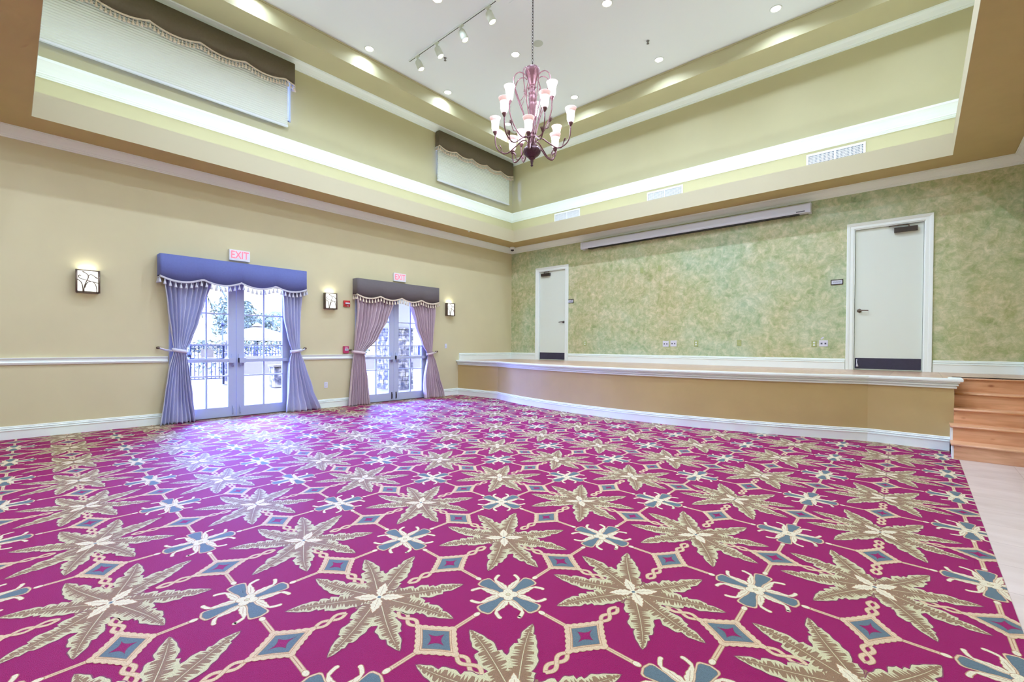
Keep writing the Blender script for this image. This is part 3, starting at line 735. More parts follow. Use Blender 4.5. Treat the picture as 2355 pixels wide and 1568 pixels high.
# lay the repeat over the room: one woven carpet, pattern as faces of its mesh
verts, faces, mids_ = [], [], []
O0 = Vector((7.048, -8.826)); EX = Vector((.968, -.033)); EY = Vector((-.022, .9675))
lattice = Matrix(((EX.x, EY.x), (EX.y, EY.y)))
XMAX, XMIN, YMAX, YMIN = 9.475, .0, -1.72, -12.0
def clip(poly, ax, lim, keep_less):
    out = []; n = len(poly)
    for i in range(n):
        a, b = poly[i], poly[(i+1) % n]; ia = (a[ax] <= lim) == keep_less; ib = (b[ax] <= lim) == keep_less
        if ia: out.append(a)
        if ia != ib: t = (lim-a[ax])/(b[ax]-a[ax]); out.append(a+(b-a)*t)
    return out
for i in range(-9, 5):
    for j in range(-4, 9):
        off = O0+EX*i+EY*j
        if off.x < -1.6 or off.x > 10.2 or off.y < -12.5 or off.y > -.8: continue
        edge = off.x < 1.1 or off.x > 8.3 or off.y > -3.3 or off.y < -11
        for mi, lay, poly in mo.p:
            pp = [off+lattice @ Vector(p)/1.0 for p in poly]
            if edge:
                for ax, lim, kl in ((0, XMAX, True), (0, XMIN, False), (1, YMAX, True), (1, YMIN, False)):
                    if pp: pp = clip(pp, ax, lim, kl)
                if len(pp) < 3: continue
            k = len(verts); z = .0002+.00016*lay
            verts += [(p.x, p.y, z) for p in pp]; faces.append(tuple(range(k, k+len(pp)))); mids_.append(mi)
k = len(verts); verts += [(0, YN, 0), (XMAX, YN, 0), (XMAX, -1.5, 0), (0, -1.5, 0)]; faces.append((k, k+1, k+2, k+3)); mids_.append(MAG)
me = bpy.data.meshes.new('floor'); me.from_pydata(verts, [], faces); me.polygons.foreach_set('material_index', mids_)
for y in YARN: me.materials.append(M[y])
me.update()
# make sure every face looks up
bm = BM(); bm.from_mesh(me)
for f in bm.faces:
    if f.normal.z < 0: f.normal_flip()
bm.to_mesh(me); bm.free()
fo = bpy.data.objects.new('floor', me); C.objects.link(fo); fo['kind'] = 'structure'; fo['label'] = 'magenta carpet woven with palm stars, blue flowers and lozenges'
bm = BM(); box(bm, -.21, YN, -.06, 9.475, 0, -.002); struct('floor_slab', bm, M['brown'])
# a few crumbs of white lint on the carpet near the tile
# ------------------------------------------------------------------ chandelier
CX, CY = 5.12, -5.28
ch = thing('chandelier', 'rose-bronze chandelier with twelve frosted tulip lamps on a long chain', 'chandelier', (CX, CY, 3.77))
bm = BM()
zc = 5.20; i = 0
while zc < ZC-.06:
    a = PI/2*(i % 2); pts = [(CX+.011*math.cos(q)*math.cos(a), CY+.011*math.cos(q)*math.sin(a), zc+.022+.026*math.sin(q)) for q in [k*PI/5 for k in range(10)]]
    tube(bm, pts, .0038, 5, closed=True); zc += .040; i += 1
o = obj('chain', bm, M['dkbronze'], ch)
bm = BM(); lathe(bm, [(.07, ZC-.001), (.068, ZC-.02), (.03, ZC-.045), (.012, ZC-.06), (.01, ZC-.075)], (CX, CY, 0), 20); obj('ceiling_canopy', bm, M['rose'], ch, smooth=True)
bm = BM(); tube(bm, [(CX+.030*math.cos(q)*.744, CY-.030*math.cos(q)*.668, 5.165+.036*math.sin(q)) for q in [k*PI/8 for k in range(16)]], .005, 6, closed=True); obj('hanging_loop', bm, M['dkbronze'], ch)
bm = BM(); lathe(bm, [(0, 5.135), (.05, 5.13), (.088, 5.11), (.10, 5.075), (.094, 5.04), (.078, 5.0), (.06, 4.95), (.045, 4.89), (.04, 4.87)], (CX, CY, 0), 32, flute=.05, fn=10); obj('crown_cup', bm, M['rose'], ch, smooth=True)
bm = BM(); lathe(bm, [(0.0312, 4.87), (0.0406, 4.86), (0.0390, 4.84), (0.0296, 4.83), (0.0359, 4.80), (0.0468, 4.78), (0.0484, 4.755), (0.0374, 4.745), (0.0390, 4.73), (0.0484, 4.70), (0.0452, 4.67), (0.0343, 4.65), (0.0390, 4.63), (0.0437, 4.60), (0.0390, 4.55), (0.0328, 4.40), (0.0281, 4.28), (0.0312, 4.24), (0.0406, 4.23), (0.0390, 4.21), (0.0328, 4.20), (0.0429, 4.18), (0.0445, 4.165), (0.0351, 4.155), (0.0367, 4.14), (0.0281, 4.10), (0.0234, 4.06), (0.0312, 4.02)], (CX, CY, 0), 24, flute=.05, fn=8); obj('centre_column', bm, M['rose'], ch, smooth=True)
bm = BM(); lathe(bm, [(.05, 4.03), (.095, 4.022), (.118, 4.0), (.12, 3.975), (.11, 3.945), (.085, 3.915), (.055, 3.895), (.04, 3.885)], (CX, CY, 0), 48, flute=.035, fn=16); obj('bowl', bm, M['rosed'], ch, smooth=True)
bm = BM(); lathe(bm, [(.05, 3.89), (.045, 3.875), (.024, 3.86), (.02, 3.84), (.022, 3.83), (.015, 3.82), (.018, 3.812), (.012, 3.80), (.014, 3.792), (.02, 3.785), (.013, 3.775), (0, 3.765)], (CX, CY, 0), 16); obj('finial', bm, M['rosed'], ch, smooth=True)
Rh = Vector((R2.x, R2.y, 0)).normalized(); Fh = Vector((Fv.x, Fv.y, 0)).normalized()
def cp_(r, a, z): d = Rh*math.cos(a)+Fh*math.sin(a); return Vector((CX, CY, z))+d*r
def leafspray(bm, base, dirv, s):
    side = dirv.cross(Vector((0, 0, 1))).normalized()
    for k in (-2, -1, 0, 1, 2):
        pts = [base, base+Vector((0, 0, .03*s))+dirv*.008*s+side*.007*k*s, base+Vector((0, 0, (.062-.006*abs(k))*s))+dirv*.022*s+side*.016*k*s, base+Vector((0, 0, (.075-.010*abs(k))*s))+dirv*.042*s+side*.022*k*s]
        tube(bm, pts, [.006*s, .007*s, .006*s, .002*s], 5)
shade_me = rim_me = cup_me = None
LS = [(.35, -100, 4.27), (.35, 20, 4.27), (.35, 140, 4.27)]+[(.53, -15+60*k, 4.50) for k in range(6)]+[(.33, 200, 4.80), (.33, -40, 4.80), (.33, 80, 4.80)]
for r, a, zt in LS:
    a = math.radians(a); zb_ = zt-.245
    z_hub = 4.06 if zt < 4.7 else 4.30
    A = lambda rr, z: cp_(rr, a, z)
    if zt < 4.4: pts = [A(.03, 4.05), A(.07, 4.075), A(.13, 4.03), A(.22, 3.93), A(.30, 3.90), A(.34, 3.95), A(r, zb_)]
    elif zt < 4.7: pts = [A(.03, 4.02), A(.07, 4.12), A(.14, 4.135), A(.24, 4.06), A(.36, 3.985), A(.47, 4.03), A(.522, 4.13), A(r, zb_)]
    else: pts = [A(.03, 4.22), A(.07, 4.17), A(.14, 4.15), A(.22, 4.22), A(.29, 4.34), A(.325, 4.45), A(r, zb_)]
    bm = BM(); tube(bm, bez(pts, 36), .0085, 8)
    dv = (A(1, 0)-A(0, 0)).normalized()
    q = pts[-4]+Vector((0, 0, .03)); 
    tube(bm, bez([pts[-4], pts[-4]+dv*.05+Vector((0, 0, .0)), pts[-4]+dv*.075+Vector((0, 0, .06))], 10), .006, 6); leafspray(bm, pts[-4]+dv*.075+Vector((0, 0, .06)), dv, .9)
    arm = obj('lamp_arm', bm, M['rose'], ch, smooth=True)
    bm = BM(); lathe(bm, [(0.0000, -0.0043), (0.0103, 0.0000), (0.0138, 0.0103), (0.0189, 0.0172), (0.0292, 0.0387), (0.0318, 0.0499), (0.0258, 0.0568)], A(r, zb_), 16); obj('lamp_cup', bm, M['rose'], arm, smooth=True)
    bm = BM(); lathe(bm, [(0.0246, 0.0516), (0.0407, 0.0688), (0.0492, 0.0946), (0.0510, 0.1290), (0.0520, 0.1634), (0.0578, 0.1935)], A(r, zb_), 24); obj('lamp_glass', bm, M['frost'], arm, smooth=True)
    bm = BM(); lathe(bm, [(0.0578, 0.1935), (0.0691, 0.2236), (0.0747, 0.2391), (0.0775, 0.2451), (0.0700, 0.2391), (0.0530, 0.1961)], A(r, zb_), 24); obj('glass_rim', bm, M['frostrim'], arm, smooth=True)
for k in range(8):      # upper scroll ribs sweeping from the crown cup down to the column
    a = 2*PI*(k+.35)/8; pts = [cp_(.085, a, 4.98), cp_(.13, a, 5.02), cp_(.20, a, 5.02), cp_(.26, a, 4.95), cp_(.262, a, 4.85), cp_(.20, a, 4.68), cp_(.13, a, 4.50), cp_(.085, a, 4.34), cp_(.05, a, 4.20)]
    bm = BM(); tube(bm, bez(pts, 40), .0075, 6)
    tube(bm, bez([cp_(.17, a, 4.64), cp_(.13, a, 4.70), cp_(.11, a, 4.78)], 8), .005, 5); leafspray(bm, cp_(.10, a, 4.76), (cp_(1, a, 0)-cp_(0, a, 0)).normalized(), .6)
    obj('scroll_rib', bm, M['rose'], ch, smooth=True)
for k in range(6):
    a = 2*PI*(k+.1)/6; bm = BM(); tube(bm, bez([cp_(.04, a, 4.20), cp_(.05, a, 4.10), cp_(.085, a, 4.03)], 10), .007, 6); obj('bowl_stay', bm, M['rose'], ch, smooth=True)

# ------------------------------------------------------------------ ceiling fixtures
def downlight(x, y, lab, group):
    t = thing('recessed_downlight', lab, 'ceiling light', (x, y, ZC), group)
    bm = BM(); lathe(bm, [(.092, -.0005), (.098, -.004), (.092, -.009), (.078, -.008), (.074, -.002)], (0, 0, 0), 28); obj('trim_ring', bm, M['white'], t, world=False, smooth=True)
    bm = BM(); lathe(bm, [(0, -.003), (.075, -.004)], (0, 0, 0), 28); obj('lamp_lens', bm, M['lamp'], t, world=False)
    return t
seenl = {(1.0, -5.33): 'lit downlight hidden mostly by the chandelier\'s left lamp'}
G = 'downlights in the high ceiling'
spots = [(3.58*0+.98, -3.32, 'lit downlight near the left khaki soffit, close to the light scallop'), (3.04, -3.30, 'lit downlight just left of the chandelier chain, under the round speaker'),
 (3.05, -1.23, 'lit downlight right of the chandelier, near the back soffit'), (5.12, -1.25, 'lit downlight close to the back soffit, beside a sprinkler'),
 (7.21, -1.25, 'lit downlight farthest to the right along the back soffit'), (5.10, -3.28, 'lit downlight at the top edge, right of the chain'),
 (1.0, -5.33, 'lit downlight by the left soffit near the first track head'), (3.01, -5.25, 'lit downlight at the top edge beyond the track lights'), (1.02, -1.31, 'lit downlight glimpsed between the chandelier lamps, in the ceiling corner')]
for x, y, l in spots: downlight(x, y, l, G)
for x, y in [(7.2, -3.3), (9.2, -1.3), (9.2, -3.3), (5.1, -7.35), (7.2, -5.3), (9.2, -5.3), (1, -7.35), (3.05, -7.35), (7.2, -7.35), (9.2, -7.35), (1, -9.4), (3.05, -9.4), (5.1, -9.4), (7.2, -9.4), (9.2, -9.4)]:
    downlight(x, y, 'lit downlight above the near half of the room, outside the photo', G)
# track lighting
tk = thing('track_rail', 'white track rail with a dark slot on the ceiling, left of the chandelier', 'track', (2.5, -4.59, 7.11))
bm = BM(); box(bm, 1.28, -4.608, 7.105, 3.75, -4.572, ZC-.0003); obj('rail_body', bm, M['white'], tk)
bm = BM(); box(bm, 1.29, -4.596, 7.102, 3.74, -4.584, 7.1055); obj('rail_slot', bm, M['trackline'], tk)
bm = BM(); box(bm, 3.75, -4.625, 7.10, 3.95, -4.55, ZC-.0003); obj('power_feed', bm, M['white'], tk)
hl = ['first white track spotlight, nearest the left wall', 'second white track spotlight from the left wall, beside a sprinkler', 'third white track spotlight from the left wall', 'last white track spotlight, at the upper end of the track']
for (x, l) in zip((1.56, 2.17, 2.87, 3.56), hl):
    t = thing('track_spotlight', l, 'spotlight', (x, -4.59, 7.10), 'track spotlights on one rail')
    bm = BM(); box(bm, -.05, -.02, -.018, .05, .02, .002); tube(bm, [(0, 0, -.015), (0, 0, -.08)], .018, 10); obj('mount_stem', bm, M['track'], t, world=False)
    rot = Matrix.Rotation(math.radians(-24), 3, Vector((Fh.x, Fh.y, 0)))
    bm = BM(); lathe(bm, [(.028, 0), (.05, -.01), (.062, -.04), (.064, -.10), (.066, -.195), (.06, -.195), (.055, -.18)], (0, 0, 0), 24)
    for v in bm.verts: v.co = rot @ v.co+Vector((0, 0, -.085))
    obj('lamp_can', bm, M['track'], t, world=False, smooth=True)
    bm = BM(); lathe(bm, [(0, -.183), (.058, -.183)], (0, 0, 0), 20)
    for v in bm.verts: v.co = rot @ v.co+Vector((0, 0, -.085))
    obj('lamp_lens', bm, M['lamp'], t, world=False)
    bm = BM(); tube(bm, [Vector((.03, 0, -.07)), Vector((.075, 0, -.10)), Vector((.07, 0, -.15))], .007, 6); obj('yoke', bm, M['track'], t, world=False)
for x, y, l in ((1.90, -4.16, 'small steel fire sprinkler beside the second track spotlight'), (5.20, -1.93, 'small steel fire sprinkler right of the chandelier chain')):
    bm = BM(); lathe(bm, [(.03, -.0005), (.03, -.004), (.012, -.01), (.01, -.03), (.006, -.035), (.004, -.05), (.026, -.052), (.026, -.055), (0, -.056)], (0, 0, 0), 12)
    tube(bm, [(.01, 0, -.012), (.02, 0, -.03), (.004, 0, -.048)], .003, 5); tube(bm, [(-.01, 0, -.012), (-.02, 0, -.03), (-.004, 0, -.048)], .003, 5)
    o = obj('fire_sprinkler', bm, M['steel']); o.location = (x, y, ZC); tag(o, l, 'sprinkler', 'ceiling sprinklers')
bm = BM(); lathe(bm, [(0, -.012), (.02, -.014), (.028, -.004), (.03, -.0005)], (0, 0, 0), 12); o = obj('fire_sprinkler', bm, M['white'], smooth=True); o.location = (.63, -2.32, ZS); tag(o, 'tiny white sprinkler cap under the tan left soffit', 'sprinkler')
o = bm = BM(); lathe(bm, [(0, -.006), (.09, -.007), (.098, -.004), (.10, -.0005)], (0, 0, 0), 28); o = obj('ceiling_speaker', bm, M['speaker'], smooth=True); o.location = (3.58, -3.26, ZC); tag(o, 'round pale green ceiling speaker behind the chandelier chain', 'speaker')
bm = BM(); box(bm, -.13, -.13, -.006, .13, .13, -.0005); o = obj('access_hatch', bm, M['ceil']); o.location = (3.98, -4.26, ZC); tag(o, 'square white access hatch at the top edge, by the track end', 'hatch')
# dome camera in the corner under the soffit
t = thing('dome_camera', 'small white dome security camera in the corner below the soffit', 'camera', (.235, -.235, ZS))
bm = BM(); lathe(bm, [(.070, -.0005), (.075, -.01), (.074, -.07), (.05, -.075)], (0, 0, 0), 20); obj('camera_body', bm, M['ceil'], t, world=False, smooth=True)
bm = BM(); lathe(bm, [(.052, -.072), (.046, -.094), (.028, -.112), (0, -.118)], (0, 0, 0), 18); obj('dark_dome', bm, M['black'], t, world=False, smooth=True)

# ------------------------------------------------------------------ wall fixtures, left wall (built facing +X)
def exit_sign(y, z, lab):
    t = thing('exit_sign', lab, 'exit sign', (0, y, z), 'exit signs above the French doors')
    bm = BM(); box(bm, .001, -.165, -.095, .045, .165, .095); obj('sign_box', bm, M['exitw'], t, world=False)
    bm = textmesh('EXIT', .155, .001); 
    for v in bm.verts: v.co = Vector((.0465+v.co.z, v.co.x*.92, v.co.y*1.18))
    obj('exit_lettering', bm, M['exitr'], t, world=False)
exit_sign(-7.325, 2.89, 'red EXIT sign above the glow-tinted blue valance'); exit_sign(-3.957, 2.89, 'red EXIT sign above the plum-taupe valance')
def sconce(y, z, lab):
    t = thing('wall_sconce', lab, 'wall lamp', (0, y, z), 'leaf-work wall sconces')
    w, h = .122, .165
    bm = BM(); box(bm, .001, -w, -h, .014, w, h); obj('back_plate', bm, M['bronze'], t, world=False)
    bm = BM(); n = 12; rows = []
    for i in range(n+1):
        yy = -w+.012+(2*w-.024)*i/n; x = .075+.03*math.cos((i/n-.5)*PI)
        rows.append([bm.verts.new((x, yy, -h+.02)), bm.verts.new((x, yy, h-.012))])
    for a, b in zip(rows, rows[1:]): bridge(bm, a, b, closed=False)
    obj('glass_shade', bm, M['sconce'], t, world=False)
    bm = BM()
    for s in (-1, 1): box(bm, .014, s*w-(.008 if s > 0 else -.0)-(0 if s > 0 else 0), -h, .10, s*w+(.0 if s > 0 else .008), h)
    def bar(za, zb, thick=0):
        rows = []
        for i in range(n+1):
            yy = -w+2*w*i/n; x = .085+.03*math.cos((i/n-.5)*PI); rows.append([bm.verts.new((x, yy, za)), bm.verts.new((x, yy, zb)), bm.verts.new((x-.012, yy, zb)), bm.verts.new((x-.012, yy, za))])
        for a, b in zip(rows, rows[1:]): bridge(bm, a, b, closed=True, smooth=False)
    bar(-h, -h+.02); bar(h-.012, h)
    for s in (-1, 1): tube(bm, [(.095, s*w, -h), (.095, s*w, h)], .011, 6)
    obj('bronze_frame', bm, M['bronze'], t, world=False)
    bm = BM()
    def X(yy): return .092+.03*math.cos(yy/w*PI/2)
    def v(pts, r=.005): tube(bm, [(X(a), a, b) for a, b in [(q.x, q.y) for q in bez([Vector((p[0]*w, p[1]*h, 0)) for p in pts], 22)]], r, 6)
    v([(-.45, -.95), (-.48, -.5), (-.62, -.1), (-.9, .12)], .006); v([(-.38, -.95), (-.33, -.45), (-.15, -.02), (0, .3), (-.02, .55), (-.25, .72)], .0055)
    v([(-.3, -.6), (-.1, -.15), (.3, 0), (.62, -.2), (.75, -.6), (.76, -.95)], .005); v([(-.02, .45), (.25, .6), (.6, .45), (.8, .3)]); v([(-.6, .42), (-.75, .5), (-.82, .38), (-.7, .22), (-.3, .12), (.3, 0), (.95, -.1)])
    for cy_, cz, an in ((-.38, .78, 2.5), (.72, .37, -.6)):
        c = Vector((cy_*w, cz*h)); d = Vector((math.cos(an), math.sin(an))); nn = Vector((-d.y, d.x)); L_ = [c-d*.022, c+nn*.009, c+d*.026, c-nn*.009]
        f = bm.faces.new([bm.verts.new((X(p.x)+.004, p.x, p.y)) for p in L_]); f2 = bm.faces.new([bm.verts.new((X(p.x)-.002, p.x, p.y)) for p in L_[::-1]])
    obj('leaf_tracery', bm, M['bronze'], t, world=False)
    l = bpy.data.lights.new('sconce_lamp', 'AREA'); l.shape = 'RECTANGLE'; l.size = .06; l.size_y = .16; l.energy = .45; l.color = (1, .98, .84)
    lo = bpy.data.objects.new('sconce_lamp', l); C.objects.link(lo); lo.parent = t; lo.location = (.05, 0, h+.005); lo.rotation_euler = (PI, 0, 0)
sconce(-9.322, 2.205, 'square leaf-work wall lamp alone at far left'); sconce(-5.652, 2.205, 'leaf-work wall lamp between the two French doors, beside the red strobe'); sconce(-2.438, 2.235, 'leaf-work wall lamp right of the plum valance, near the corner')
t = thing('alarm_strobe', 'red fire alarm strobe with white lens, high between the French doors', 'fire alarm', (0, -5.272, 2.183))
bm = BM(); box(bm, .001, -.07, -.064, .03, .07, .064); obj('strobe_body', bm, M['red'], t, world=False)
bm = BM(); box(bm, .03, -.05, -.012, .062, .052, .02); bmesh.ops.bevel(bm, geom=bm.edges[:], offset=.006, segments=2, affect='EDGES'); obj('strobe_lens', bm, M['lens'], t, world=False)
bm = textmesh('FIRE', .028, .0008)
for v in bm.verts: v.co = Vector((.0312+v.co.z, v.co.x+.02, v.co.y-.047))
obj('fire_lettering', bm, M['lens'], t, world=False)
t = thing('alarm_pull_station', 'magenta-red fire alarm pull station just above the chair rail', 'fire alarm', (0, -5.295, 1.20))
bm = BM(); box(bm, .001, -.058, -.074, .05, .058, .074); bmesh.ops.bevel(bm, geom=bm.edges[:], offset=.006, segments=2, affect='EDGES'); obj('station_body', bm, M['pink'], t, world=False)
bm = BM(); box(bm, .05, -.036, -.018, .058, .04, .026); obj('pull_handle', bm, M['plate'], t, world=False)
bm = BM(); box(bm, .058, -.030, -.006, .060, .034, .004); obj('handle_slot', bm, M['black'], t, world=False)
bm = textmesh('FIRE', .034, .0008)
for v in bm.verts: v.co = Vector((.0512+v.co.z, v.co.x, v.co.y+.048))
obj('fire_lettering', bm, M['lens'], t, world=False)
def plate(name, lab, cat, loc, w, h, face, m, kind, group=None):
    """face 'x' faces +X, 'y' faces -Y"""
    t = thing(name, lab, cat, loc, group)
    def put(bm):
        for v in bm.verts:
            a, b, c = v.co   # a sideways, b out, c up
            v.co = Vector((b, a, c)) if face == 'x' else Vector((a, -b, c))
        return bm
    bm = BM(); box(bm, -w/2, .0008, -h/2, w/2, .007, h/2); bmesh.ops.bevel(bm, geom=[e for e in bm.edges if all(v.co.y > .005 for v in e.verts)], offset=.003, segments=1, affect='EDGES'); obj('cover_plate', put(bm), m, t, world=False)
    if kind == 'duplex':
        for s in (-1, 1):
            bm = BM(); lathe(bm, [(.017, 0), (.017, .003)], (0, 0, 0), 14, axis=Matrix.Rotation(-PI/2, 3, 'X'))
            for v in bm.verts: v.co += Vector((0, .007, s*.0245))
            obj('socket', put(bm), M['white'] if m == M['gplate'] else M['screen'], t, world=False)
            bm = BM(); box(bm, -.008, .0098, s*.0245-.004, -.005, .0108, s*.0245+.006); box(bm, .005, .0098, s*.0245-.004, .008, .0108, s*.0245+.006); obj('socket_slots', put(bm), M['slot'], t, world=False)
    elif kind == 'toggle':
        bm = BM(); box(bm, -.005, .007, -.012, .005, .016, .004); obj('toggle', put(bm), M['white'], t, world=False)
    elif kind == 'jacks':
        for s in (-1, 1):
            bm = BM(); box(bm, s*w*.22-.014, .007, -.016, s*w*.22+.014, .009, .012); obj('jack', put(bm), M['slot'], t, world=False)
    elif kind == 'screw':
        bm = BM(); lathe(bm, [(.006, 0), (.004, .003), (0, .004)], (0, 0, 0), 8, axis=Matrix.Rotation(-PI/2, 3, 'X'))
        for v in bm.verts: v.co += Vector((0, .007, 0))
        obj('jack', put(bm), M['white'], t, world=False)
    return t
plate('wall_outlet', 'white power outlet low on the cream wall between the French doors', 'outlet', (0, -5.72, .472), .075, .12, 'x', M['plate'], 'duplex')
plate('light_switch', 'white light switch right of the farther French doors', 'switch', (0, -2.533, 1.29), .075, .12, 'x', M['plate'], 'toggle')
gp = 'wall plates behind the stage'
plate('wall_outlet', 'sage outlet right of the left stage door', 'outlet', (2.605, 0, 1.385), .08, .12, 'y', M['gplate'], 'duplex', gp)
plate('jack_plate', 'lavender double jack plate, left one of the pair', 'outlet', (4.783, 0, 1.372), .14, .135, 'y', M['plate'], 'jacks', gp)
plate('jack_plate', 'lavender double jack plate, right one of the pair', 'outlet', (4.966, 0, 1.378), .14, .135, 'y', M['plate'], 'jacks', gp)
plate('wall_outlet', 'sage outlet just right of the lavender jack plates', 'outlet', (5.472, 0, 1.38), .09, .135, 'y', M['gplate'], 'duplex', gp)
plate('wall_outlet', 'sage plate with one small jack, alone mid wall near the baseboard', 'outlet', (6.348, 0, 1.395), .085, .125, 'y', M['gplate'], 'screw', gp)
plate('wall_outlet', 'sage outlet touching the big white jack plate by the right stage door', 'outlet', (7.650, 0, 1.375), .085, .115, 'y', M['gplate'], 'duplex', gp)
plate('jack_plate', 'wide white jack plate beside the right stage door', 'outlet', (7.797, 0, 1.382), .135, .115, 'y', M['plate'], 'jacks', gp)
plate('blank_plate', 'sage blank plate high on the wall, left of two', 'wall plate', (4.178, 0, 3.12), .08, .125, 'y', M['gplate'], 'none', gp)
plate('blank_plate', 'sage blank plate high on the wall, right of two', 'wall plate', (4.62, 0, 3.122), .08, .125, 'y', M['gplate'], 'none', gp)
bm = BM(); box(bm, 7.765, -.004, 1.45, 7.79, -.0008, 1.505, 0, Matrix.Rotation(math.radians(45), 3, 'Y'), (7.78, 0, 1.48)); o = obj('paper_tag', bm, M['plate']); tag(o, 'small torn white paper scrap stuck above the wide white jack plate', 'paper')
def roomsign(x, z, w, h, lab):
    t = thing('door_sign', lab, 'sign', (x, 0, z), 'framed STORAGE signs beside the stage doors')
    bm = BM(); b_ = .012
    for (a, b, c, d) in ((-w/2, -h/2, w/2, -h/2+b_), (-w/2, h/2-b_, w/2, h/2), (-w/2, -h/2+b_, -w/2+b_, h/2-b_), (w/2-b_, -h/2+b_, w/2, h/2-b_)): box(bm, a, -.014, b, c, -.0008, d)
    obj('sign_frame', bm, M['dkbronze'], t, world=False)
    bm = BM(); box(bm, -w/2+b_, -.008, -h/2+b_, w/2-b_, -.001, h/2-b_); obj('sign_card', bm, M['screen'], t, world=False)
    bm = textmesh('STORAGE', .026, .0005)
    for v in bm.verts: v.co = Vector((v.co.x, -.0088-v.co.z, v.co.y))
    obj('sign_lettering', bm, M['slot'], t, world=False)
roomsign(7.987, 2.50, .185, .095, 'framed STORAGE sign left of the right stage door'); roomsign(2.144, 2.513, .185, .10, 'small framed sign right of the left stage door')

# projection screen case
t = thing('projection_screen', 'long white roll-up projection screen case mounted under the crown', 'projector screen', (5.05, 0, 3.82))
bm = BM(); pr = [(-.006, 4.0), (-.15, 3.995), (-.165, 3.975), (-.165, 3.85), (-.15, 3.825), (-.02, 3.825)]
a = [bm.verts.new((2.60, y, z)) for y, z in pr]; b = [bm.verts.new((7.54, y, z)) for y, z in pr]; bridge(bm, a, b, smooth=False); bm.faces.new(a); bm.faces.new(b[::-1]); obj('screen_case', bm, M['screen'], t)
for x0, x1 in ((2.55, 2.60), (7.54, 7.59)):
    bm = BM(); pr2 = [(-.004, 4.004), (-.155, 4.0), (-.172, 3.978), (-.172, 3.845), (-.155, 3.815), (-.004, 3.815)]
    a = [bm.verts.new((x0, y, z)) for y, z in pr2]; b = [bm.verts.new((x1, y, z)) for y, z in pr2]; bridge(bm, a, b, smooth=False); bm.faces.new(a); bm.faces.new(b[::-1]); obj('end_cap', bm, M['screen'], t)
bm = BM(); box(bm, 2.75, -.135, 3.806, 7.40, -.05, 3.826); obj('screen_slot', bm, M['black'], t)
bm = BM(); box(bm, 7.36, -.1665, 3.842, 7.50, -.165, 3.860); obj('maker_badge', bm, M['slot'], t)
bm = BM(); box(bm, 2.62, -.06, 4.0, 7.52, -.004, 4.012); box(bm, 2.62, -.10, 4.003, 7.52, -.085, 4.010); obj('mounting_strip', bm, M['gplate'], t)

# air vents in the upper back wall
def vent(x0, x1, z0, z1, lab):
    t = thing('air_vent', lab, 'vent', ((x0+x1)/2, 0, z0), 'air vents along the cove')
    bm = BM(); b_ = .035
    box(bm, x0, -.02, z0, x1, -.001, z0+b_); box(bm, x0, -.02, z1-b_, x1, -.001, z1); box(bm, x0, -.02, z0+b_, x0+b_, -.001, z1-b_); box(bm, x1-b_, -.02, z0+b_, x1, -.001, z1-b_); xm = (x0+x1)/2; box(bm, xm-.01, -.019, z0+b_, xm+.01, -.001, z1-b_)
    obj('vent_frame', bm, M['grille'], t)
    bm = BM(); box(bm, x0+.02, -.004, z0+.02, x1-.02, -.001, z1-.02); obj('vent_interior', bm, M['ventin'], t)
    bm = BM(); n = int((x1-x0)/.0215)
    for i in range(1, n): x = x0+b_+(x1-x0-2*b_)*i/n; box(bm, x-.0045, -.016, z0+b_, x+.0045, -.006, z1-b_)
    k = int((z1-z0-2*b_)/.03)
    for i in range(1, k+1): z = z0+b_+(z1-z0-2*b_)*i/(k+1); box(bm, x0+b_, -.013, z-.004, x1-b_, -.005, z+.004)
    obj('vent_louvers', bm, M['grille'], t)
vent(7.49, 8.374, 4.62, 4.935, 'large white air vent at the right end of the cove'); vent(4.30, 5.148, 4.62, 4.935, 'middle white air vent along the back cove'); vent(1.592, 2.42, 4.62, 4.952, 'leftmost white air vent, nearest the corner')

# ------------------------------------------------------------------ outdoors beyond the doors
bm = BM(); box(bm, -60, -50, -.1, -.22, 40, -.02); struct('ground_terrace', bm, M['pave'])
# stone pier with a stuccoed post
t = thing('stone_pillar', 'stacked stone pillar under a cream post, outside the farther French doors', 'pillar', (-2.85, -2.2, -.02))
rs = random.Random(5); bm = BM()
box(bm, -3.33, -2.43, -.02, -2.33, -1.93, 1.78); obj('pillar_core', bm, M['mortar'], t)
bm = BM(); z = -.02
while z < 1.70:
    h = rs.uniform(.09, .17); h = min(h, 1.78-z)
    x = -3.36
    while x < -2.30:
        w = rs.uniform(.16, .34); w = min(w, -2.30-x); e = rs.uniform(.0, .03); box(bm, x+.005, -2.47-e*.5, z+.005, x+w-.005, -2.42, z+h-.005); box(bm, x+.005, -1.94, z+.005, x+w-.005, -1.90+e*.5, z+h-.005); x += w
        if -2.30-x < .08: break
    y = -2.46
    while y < -1.91:
        w = rs.uniform(.14, .3); w = min(w, -1.90-y); e = rs.uniform(0, .03); box(bm, -2.34, y+.005, z+.005, -2.30+e*.5, y+w-.005, z+h-.005); box(bm, -3.36-e*.5, y+.005, z+.005, -3.32, y+w-.005, z+h-.005); y += w
        if -1.90-y < .07: break
    z += h
obj('ledge_stones', bm, M['stone'], t)
bm = BM(); box(bm, -3.39, -2.49, 1.78, -2.27, -1.87, 1.83); obj('pillar_cap', bm, M['stone'], t)
bm = BM(); box(bm, -3.15, -2.36, 1.83, -2.38, -1.98, 3.3); obj('stucco_post', bm, M['stucco'], t)
bm = BM(); box(bm, -3.3, -5.9, 2.75, -2.2, .6, 3.4); o = obj('porch_beam', bm, M['stucco']); tag(o, 'cream stucco porch beam over the stone pillar', 'beam')
